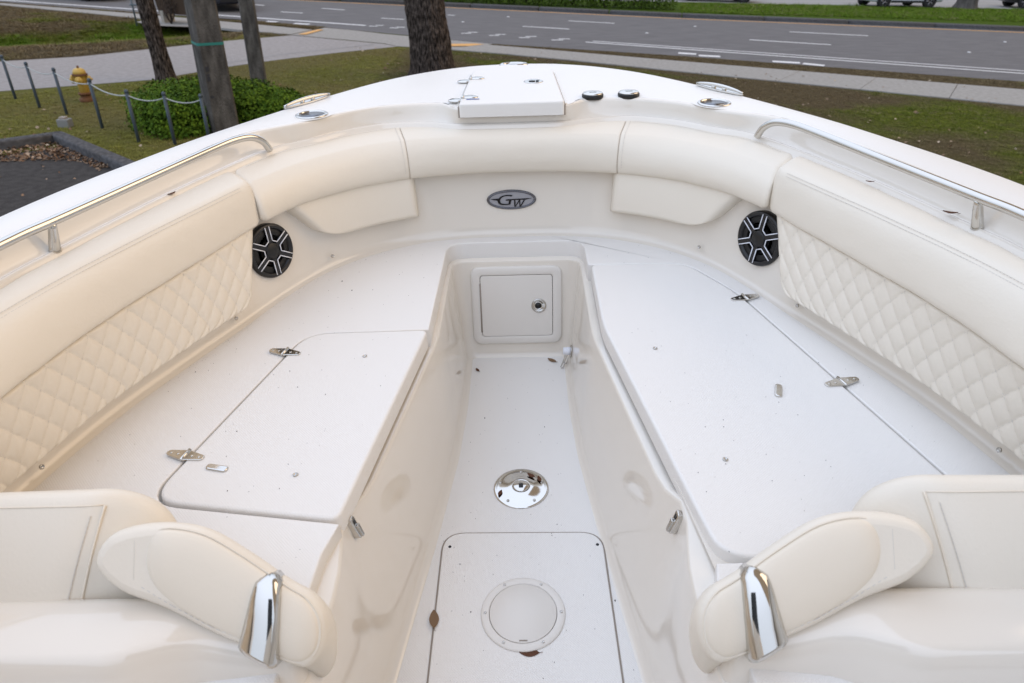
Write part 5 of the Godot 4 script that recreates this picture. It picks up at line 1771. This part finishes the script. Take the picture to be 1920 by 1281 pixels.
func trunk(called: String, foot: Vector3, r0: float, r1: float, top: Vector3, label: String, sd: int) -> void:
	var t := base(called, foot)
	tag(t, label, "tree")
	var nz := FastNoiseLite.new()
	nz.seed = sd
	nz.frequency = 0.9
	var ridge := FastNoiseLite.new()
	ridge.seed = sd + 1
	ridge.frequency = 5.0
	var rows := []
	var nv := 110
	var na := 120
	for j in nv + 1:
		var f := float(j) / nv
		var c := top * f + Vector3(nz.get_noise_1d(f * 4.0), 0, nz.get_noise_1d(f * 4.0 + 40.0)) * 0.16 * r0 * 4.0 * f
		c.y = top.y * f - 0.05
		var r := lerpf(r0, r1, pow(f, 0.7)) * (1.0 + 0.38 * exp(-f * 26.0))
		var row := PackedVector3Array()
		for i in na:
			var a := TAU * i / na
			var q := Vector3(cos(a), 0, sin(a))
			# vertical bark plates
			var bk := ridge.get_noise_3d(q.x * 2.4, f * 1.1, q.z * 2.4)
			var bump := 1.0 + 0.075 * (absf(bk) * 2.0 - 0.4) + 0.05 * nz.get_noise_3d(q.x * 1.5, f * 6.0, q.z * 1.5)
			row.append(c + q * r * bump)
		rows.append(row)
	var st := mb()
	rows_mesh(st, rows, true, 1, true)
	build(st, "trunk", M.bark if called != "palm_tree" else M.pole, t)
	var lb := RandomNumberGenerator.new()
	lb.seed = sd
	var mounds := []
	for k in 5:
		var a := TAU * k / 5.0 + lb.randf()
		var p := top + Vector3(0, -0.4, 0)
		var path := [p]
		var rad := [r1 * 0.55]
		var dv := Vector3(cos(a), 0.9, sin(a)).normalized()
		for j in 5:
			p += dv * 0.6
			dv = (dv + Vector3(lb.randfn(), 0.2, lb.randfn()) * 0.15).normalized()
			path.append(p)
			rad.append(r1 * 0.55 * (1.0 - (j + 1) / 6.0))
		st = mb()
		tube(st, path, rad, 8)
		build(st, "limb", M.bark, t)
		mounds.append([p, Vector3(0.9, 0.6, 0.9)])
	foliage(t, mounds, 1500, 0.12, Color(0.04, 0.07, 0.010), Color(0.07, 0.11, 0.015))
	t.get_child(t.get_child_count() - 1).name = "crown"

func utility_pole(foot: Vector3, w: float, taper: float, turn: float, label: String, marked: bool) -> void:
	var t := base("utility_pole", foot, turn)
	tag(t, label, "pole")
	var st := mb()
	var rows := []
	for y in [-0.1, 3.0, 6.0, 9.0]:
		var h: float = (w - taper * y) * 0.5
		var c := h * 0.16
		var row := PackedVector3Array()
		for q in [Vector2(-h + c, -h), Vector2(h - c, -h), Vector2(h, -h + c), Vector2(h, h - c), Vector2(h - c, h), Vector2(-h + c, h), Vector2(-h, h - c), Vector2(-h, -h + c)]: row.append(Vector3(q.x, y, q.y))
		rows.append(row)
	st.set_smooth_group(-1)
	rows_mesh(st, rows, true, -1, true)
	build(st, "shaft", M.pole, t)
	if not marked: return
	st = mb()
	var rr := []
	for y in [1.40, 1.44]:
		var h: float = (w - taper * y) * 0.5 + 0.003
		var c := h * 0.16
		var row := PackedVector3Array()
		for q in [Vector2(-h + c, -h), Vector2(h - c, -h), Vector2(h, -h + c), Vector2(h, h - c), Vector2(h - c, h), Vector2(-h + c, h), Vector2(-h, h - c), Vector2(-h, -h + c)]: row.append(Vector3(q.x, y, q.y))
		rr.append(row)
	rows_mesh(st, rr, true, -1)
	build(st, "teal_band", M.teal, t)
	# faded stencilled marks on the face towards the lot
	for q in [[1.05, 0.10, 0.05], [0.96, 0.035, 0.05], [0.90, 0.10, 0.035], [0.62, 0.05, 0.03]]:
		st = mb()
		var hh: float = (w - taper * q[0]) * 0.5
		box(st, Vector3(-hh * 0.62, q[0], hh + 0.002), Vector3(0.05, q[1] * 0.7, 0.004))
		build(st, "stencil_mark", M.ink, t)

func make_street_furniture() -> void:
	utility_pole(Vector3(-5.05, 0.00, -11.89), 0.44, 0.018, 0.62, "thick square concrete utility pole with a teal painted band", true)
	utility_pole(Vector3(-5.43, 0.00, -14.97), 0.31, 0.012, 0.28, "thinner plain concrete pole rising behind the hedge", false)
	# rope fence
	var feet := [Vector3(-9.96, 0.00, -13.95), Vector3(-9.07, 0.00, -13.27), Vector3(-8.26, 0.00, -12.76), Vector3(-7.15, 0.00, -11.89), Vector3(-6.13, 0.00, -11.08), Vector3(-5.50, 0.00, -10.98), Vector3(-4.90, 0.00, -10.91)]
	var H := 0.80
	for i in feet.size():
		var p: Vector3 = feet[i]
		var o := base("fence_post", p)
		tag(o, ["slim dark post at the driveway end of the rope fence", "slim dark rope fence post standing second from the driveway", "slim dark rope fence post beside the grey ground box", "slim dark rope fence post in front of the yellow hydrant", "slim dark rope fence post at the hedge end nearest the hydrant", "slim dark rope fence post in front of the hedge", "slim dark rope fence post next to the banded concrete pole"][i], "post", "rope fence posts")
		var st := mb()
		tube(st, [Vector3(0, -0.05, 0), Vector3(0, H - 0.03, 0)], 0.027, 10)
		build(st, "post_tube", M.post, o)
		st = mb()
		lathe(st, [Vector2(0.031, H - 0.035), Vector2(0.032, H - 0.01), Vector2(0.024, H + 0.012), Vector2(0.004, H + 0.02)], 12)
		build(st, "post_cap", M.post, o)
	var rope := mb()
	for i in feet.size() - 1:
		var a: Vector3 = feet[i] + Vector3(0, H - 0.07, 0)
		var b: Vector3 = feet[i + 1] + Vector3(0, H - 0.07, 0)
		var path := []
		for k in 13:
			var f := k / 12.0
			path.append(a.lerp(b, f) - Vector3(0, 0.26 * f * (1.0 - f), 0))
		tube(rope, path, 0.009, 6)
	var ro := build(rope, "fence_rope", M.rope)
	tag(ro, "pale grey rope strung between the dark fence posts", "rope")
	# fire hydrant
	var hy := base("fire_hydrant", Vector3(-8.53, 0.00, -13.93))
	hy.scale = Vector3(0.86, 0.86, 0.86)
	tag(hy, "weathered yellow fire hydrant with rusty base on the lawn", "hydrant")
	var st := mb()
	lathe(st, [Vector2(0.15, -0.02), Vector2(0.15, 0.06), Vector2(0.13, 0.075), Vector2(0.11, 0.08), Vector2(0.11, 0.15), Vector2(0.14, 0.155), Vector2(0.14, 0.19), Vector2(0.105, 0.20)], 20)
	build(st, "flange_base", M.rust, hy)
	st = mb()
	lathe(st, [Vector2(0.105, 0.19), Vector2(0.10, 0.40), Vector2(0.115, 0.43), Vector2(0.115, 0.53), Vector2(0.12, 0.545), Vector2(0.155, 0.55), Vector2(0.155, 0.575)], 20)
	build(st, "barrel", M.hydrant, hy)
	st = mb()
	lathe(st, [Vector2(0.156, 0.56), Vector2(0.160, 0.575), Vector2(0.160, 0.595), Vector2(0.135, 0.605)], 20)
	build(st, "rusty_collar", M.rust, hy)
	st = mb()
	lathe(st, [Vector2(0.137, 0.60), Vector2(0.130, 0.65), Vector2(0.10, 0.695), Vector2(0.06, 0.715), Vector2(0.03, 0.72)], 20)
	build(st, "bonnet", M.hydrant, hy)
	st = mb()
	lathe(st, [Vector2(0.028, 0.715), Vector2(0.026, 0.765), Vector2(0.004, 0.77)], 6)
	build(st, "operating_nut", M.rust, hy)
	for q in [[Vector3(-1, 0, 0.25), 0.075], [Vector3(1, 0, -0.25), 0.06], [Vector3(0.25, 0, 1), 0.062]]:
		var dv: Vector3 = q[0].normalized()
		st = mb()
		lathe(st, [Vector2(q[1], 0.07), Vector2(q[1], 0.15), Vector2(q[1] * 1.25, 0.155), Vector2(q[1] * 1.25, 0.19), Vector2(q[1] * 0.8, 0.20), Vector2(0.025, 0.205), Vector2(0.022, 0.235), Vector2(0.003, 0.235)], 16, dir_xf(Vector3(0, 0.48, 0), dv))
		build(st, "nozzle_cap", M.hydrant, hy)
	# ground box
	var bx := base("ground_box", Vector3(-7.80, 0.00, -11.93))
	tag(bx, "small grey utility box sitting on the lawn beside a fence post", "box")
	st = mb()
	slab(st, rounded(rect(-0.10, 0.10, -0.08, 0.08), 0.02), -0.02, 0.135, 0.015)
	build(st, "body", M.boxgrey, bx)
	st = mb()
	slab(st, rounded(rect(-0.07, 0.04, -0.07, 0.04), 0.02), 0.135, 0.165, 0.012)
	build(st, "cap", M.gasket, bx)
	# bench seen from behind
	var be := base("bus_bench", Vector3(-12.07, 0.00, -26.40), -0.35)
	tag(be, "brown backed bus stop bench with pale concrete ends", "bench")
	st = mb()
	var bt := Transform3D(Basis(Vector3.RIGHT, 0.16), Vector3(0, 0.62, 0))
	box(st, Vector3.ZERO, Vector3(1.75, 0.62, 0.05), bt)
	build(st, "backrest", M.bench, be)
	st = mb()
	box(st, Vector3(0, 0.42, -0.26), Vector3(1.75, 0.05, 0.42))
	build(st, "seat", M.bench, be)
	for x in [-0.72, 0.72]:
		st = mb()
		box(st, Vector3(x, 0.19, -0.22), Vector3(0.13, 0.42, 0.5))
		build(st, "leg", M.bench_leg, be)
	sheet("bench_pad", [Vector2(-13.77, -26.67), Vector2(-13.59, -28.15), Vector2(-12.00, -27.81), Vector2(-11.12, -25.66), Vector2(-12.68, -25.77)], 0.010, M.concrete)
	# tubular rack
	var rk := base("tube_rack", Vector3(-13.23, 0.00, -26.13), 0.3)
	tag(rk, "blue grey tubular frame rack beside the bench", "rack")
	for q in [[-0.22, 0.0], [0.05, 0.12], [0.28, -0.05]]:
		st = mb()
		tube(st, [Vector3(q[0], -0.05, q[1]), Vector3(q[0], 1.05, q[1])], 0.028, 8)
		build(st, "upright", M.rack, rk)
	for y in [0.62, 1.04]:
		st = mb()
		tube(st, [Vector3(-0.3, y, 0.0), Vector3(0.05, y, 0.1), Vector3(0.36, y, -0.05)], 0.024, 8)
		build(st, "crossbar", M.rack, rk)

func make_lot() -> void:
	var lot := sheet("parking_lot", [Vector2(-7.91, -9.99), Vector2(-7.10, -10.72), Vector2(-5.64, -9.53), Vector2(-3.6, -9.0), Vector2(2.6, -7.6), Vector2(5.2, -6.0), Vector2(5.2, 12.0), Vector2(-24, 12.0), Vector2(-24, -8.0)], 0.006, M.lot)
	var kb := base("lot_kerb")
	tag(kb, "weathered grey concrete kerb around the leaf strewn bed", "kerb")
	var a: Vector2 = Vector2(-7.36, -11.12)
	kerb_run(kb, [ext(a, Vector2(-8.02, -10.51), 6.0), a], -0.17, 0.15, 1.6, M.kerb)
	var b: Vector2 = Vector2(-5.77, -9.86)
	kerb_run(kb, [a + Vector2(0.02, 0.02), ext(a, b, 1.6)], -0.2, 0.15, 1.6, M.kerb)
	# fallen leaves and bark chips
	var P := PackedVector2Array([Vector2(-8.15, -10.23), Vector2(-7.28, -10.93), Vector2(-5.89, -9.69), Vector2(-5.91, -9.51), Vector2(-6.44, -9.91), Vector2(-7.14, -9.90), Vector2(-7.78, -9.68)])
	var mm := MultiMesh.new()
	mm.transform_format = MultiMesh.TRANSFORM_3D
	mm.use_colors = true
	mm.mesh = leaf_mesh(0.07, 0.022)
	var xs := []
	var cs := []
	var lo := Vector2(-9.5, -11.6)
	for i in 16000:
		var p := Vector2(rng.randf_range(-9.6, -4.6), rng.randf_range(-11.8, -7.6))
		var inside := Geometry2D.is_point_in_polygon(p, P)
		if not inside and rng.randf() > 0.006: continue
		if not inside and not Geometry2D.is_point_in_polygon(p, PackedVector2Array([Vector2(-7.91, -9.99), Vector2(-7.10, -10.72), Vector2(-5.64, -9.53), Vector2(-3.6, -8.6), Vector2(-10, -7)])): continue
		var bb := Basis(Vector3(rng.randfn() * 0.4, 1, rng.randfn() * 0.4).normalized(), rng.randf() * TAU)
		xs.append(Transform3D(bb.scaled(Vector3.ONE * rng.randf_range(0.5, 1.1)), Vector3(p.x, 0.012 + rng.randf() * 0.02, p.y)))
		var t := rng.randf()
		cs.append(Color(0.16, 0.085, 0.045).lerp(Color(0.44, 0.33, 0.24), t * t) * rng.randf_range(0.7, 1.1))
	mm.instance_count = xs.size()
	for i in xs.size():
		mm.set_instance_transform(i, xs[i])
		mm.set_instance_color(i, Color(cs[i].r, cs[i].g, cs[i].b))
	var o := MultiMeshInstance3D.new()
	o.multimesh = mm
	o.material_override = M.leafy
	put(o, "leaf_litter")
	tag(o, "brown fallen leaves and bark chips inside the kerb corner", "leaf litter", "", "stuff")

# ------------------------------------------------------------------ cars
func car(where: Vector3, turn: float, paint, label: String) -> void:
	var c := base("car", where, turn)
	tag(c, label, "car", "cars on the road")
	# length along x, nose at +x
	var sec := [[-2.30, 0.42, 0.80, 0.72], [-2.22, 0.30, 1.02, 0.84], [-1.5, 0.26, 1.06, 0.90], [-0.5, 0.24, 1.02, 0.91], [0.8, 0.24, 1.00, 0.91], [1.5, 0.25, 0.95, 0.89], [2.1, 0.28, 0.84, 0.82], [2.32, 0.36, 0.70, 0.66]]
	var rows := []
	for s in sec:
		var x: float = s[0]
		var row := PackedVector3Array()
		for q in [[-0.92, 0.0], [-1.0, 0.18], [-1.0, 0.62], [-0.95, 0.88], [-0.82, 1.0], [0.82, 1.0], [0.95, 0.88], [1.0, 0.62], [1.0, 0.18], [0.92, 0.0]]:
			row.append(Vector3(x, lerpf(s[1], s[2], q[1]), q[0] * s[3]))
		rows.append(row)
	var st := mb()
	rows_mesh(st, rows, true, 1, true)
	build(st, "body", paint, c)
	st = mb()
	var cab := []
	for s in [[-2.05, 1.02, 0.70], [-1.65, 1.45, 0.64], [-0.9, 1.58, 0.62], [0.2, 1.56, 0.62], [0.75, 1.30, 0.66], [1.25, 0.98, 0.74]]:
		cab.append(PackedVector3Array([Vector3(s[0], 0.95, -0.80), Vector3(s[0], lerpf(0.95, s[1], 0.9), -s[2]), Vector3(s[0], s[1], -s[2] * 0.86), Vector3(s[0], s[1], s[2] * 0.86), Vector3(s[0], lerpf(0.95, s[1], 0.9), s[2]), Vector3(s[0], 0.95, 0.80)]))
	rows_mesh(st, cab, false)
	build(st, "cabin_glass", M.carglass, c)
	st = mb()
	slab(st, rounded(rect(-1.75, 0.35, -0.56, 0.56), 0.2), 1.50, 1.60, 0.05)
	build(st, "roof", paint, c)
	for x in [-1.38, 1.42]:
		for s in [-1, 1]:
			var w := group_node("wheel", c)
			w.position = Vector3(x, 0.34, s * 0.80)
			var xf := Transform3D(Basis(Vector3.RIGHT, s * PI / 2), Vector3.ZERO)
			st = mb()
			lathe(st, [Vector2(0.24, -0.10), Vector2(0.31, -0.11), Vector2(0.345, -0.07), Vector2(0.345, 0.08), Vector2(0.31, 0.125), Vector2(0.24, 0.115)], 28, xf)
			build(st, "tyre", M.tyre, w)
			st = mb()
			lathe(st, [Vector2(0.245, 0.10), Vector2(0.235, 0.118), Vector2(0.22, 0.09), Vector2(0.06, 0.085), Vector2(0.05, 0.11), Vector2(0.003, 0.112)], 24, xf)
			build(st, "rim", M.rim, w)
			for k in 5:
				st = mb()
				var a := TAU * k / 5
				tube(st, [xf * Vector3(cos(a) * 0.05, 0.105, sin(a) * 0.05), xf * Vector3(cos(a) * 0.225, 0.112, sin(a) * 0.225)], 0.026, 6)
				build(st, "rim_spoke", M.rim, w)
		st = mb()
		for s in [-1, 1]: lathe(st, [Vector2(0.40, 0.0), Vector2(0.41, 0.012), Vector2(0.35, 0.014)], 24, Transform3D(Basis(Vector3.RIGHT, s * PI / 2), Vector3(x, 0.36, s * 0.895)))
		build(st, "wheel_arch", M.tyre, c)
	for s in [-1, 1]:
		st = mb()
		box(st, Vector3(-0.05, 0.30, s * 0.90), Vector3(2.0, 0.10, 0.03))
		build(st, "sill", M.tyre, c)
		st = mb()
		slab(st, rounded(rect(2.06, 2.24, s * 0.62 - 0.13, s * 0.62 + 0.13), 0.05), 0.68, 0.76, 0.02)
		build(st, "headlight", M.lamp, c)
	st = mb()
	box(st, Vector3(2.29, 0.50, 0), Vector3(0.08, 0.24, 0.95))
	build(st, "grille", M.tyre, c)

func make_cars() -> void:
	var a: Vector3 = Vector3(19.34, 0.00, -42.54)
	var b: Vector3 = Vector3(22.66, 0.00, -43.18)
	var m := (a + b) * 0.5
	car(Vector3(m.x, 0.006, m.z), atan2(-(b.z - a.z), b.x - a.x) + PI, M.carwhite, "pale silver car driving beyond the grass median")
	var p: Vector3 = Vector3(11.04, 0.00, -43.44)
	car(Vector3(p.x, 0.006, p.z), PI - 0.1, M.carblack, "black car behind the end of the median hedge")
	p = Vector3(29.28, 0.00, -43.76)
	car(Vector3(p.x + 0.9, 0.006, p.z - 0.6), PI - 0.1, M.carblack, "dark car beyond the palm trunk on the far carriageway")
	p = Vector3(-12.35, 0.00, -31.17)
	car(Vector3(p.x - 0.6, 0.012, p.z - 1.5), -1.0, M.carnavy, "navy car coming along the road behind the banded pole")
	p = Vector3(-20.26, 0.00, -35.09)
	car(Vector3(p.x, 0.012, p.z), -0.5, M.carblack, "black car far down the road above the swale")

# ------------------------------------------------------------------ scene
func _ready() -> void:
	rng.seed = 20240
	var cam := Camera3D.new()
	cam.name = "camera"
	cam.fov = 53.16
	cam.far = 900.0
	cam.near = 0.05
	cam.transform = Transform3D(Basis(Vector3(0.999645, 0.022857, -0.013670), Vector3(-0.026632, 0.857923, -0.513088), Vector3(0.000000, 0.513270, 0.858227)), Vector3(0.0, 3.050, 0.0))
	var lens := CameraAttributesPhysical.new()
	lens.frustum_focal_length = 24.0
	lens.frustum_focus_distance = 2.35
	lens.frustum_near = 0.05
	lens.frustum_far = 900.0
	lens.exposure_aperture = 4.0
	cam.attributes = lens
	add_child(cam)
	cam.current = true
	var env := Environment.new()
	env.background_mode = Environment.BG_SKY
	var sky := Sky.new()
	var sm := ProceduralSkyMaterial.new()
	sm.sky_top_color = Color(0.855, 0.895, 0.975)
	sm.sky_horizon_color = Color(0.60, 0.63, 0.66)
	sm.sky_curve = 0.25
	sm.ground_bottom_color = Color(0.25, 0.24, 0.20)
	sm.ground_horizon_color = Color(0.55, 0.54, 0.50)
	sky.sky_material = sm
	env.sky = sky
	env.tonemap_mode = Environment.TONE_MAPPER_LINEAR
	env.tonemap_exposure = 2.02
	env.ambient_light_source = Environment.AMBIENT_SOURCE_SKY
	env.sdfgi_enabled = true
	env.ssao_enabled = true
	env.ssil_enabled = true
	var we := WorldEnvironment.new()
	we.name = "environment"
	we.environment = env
	add_child(we)
	var sun := DirectionalLight3D.new()
	sun.name = "sun"
	sun.light_energy = 0.2
	sun.light_color = Color(1.0, 0.90, 0.79)
	sun.light_angular_distance = 50.0
	sun.shadow_enabled = true
	sun.rotation_degrees = Vector3(-34, 100, 0)
	add_child(sun)
	make_materials()
	make_ground_materials()
	make_ground()
	make_roads()
	make_lot()
	make_boat()
	make_backrests()
	make_street_furniture()
	make_plants()
	make_cars()
	make_litter()
	scatter_grass()
	scatter_leaves()
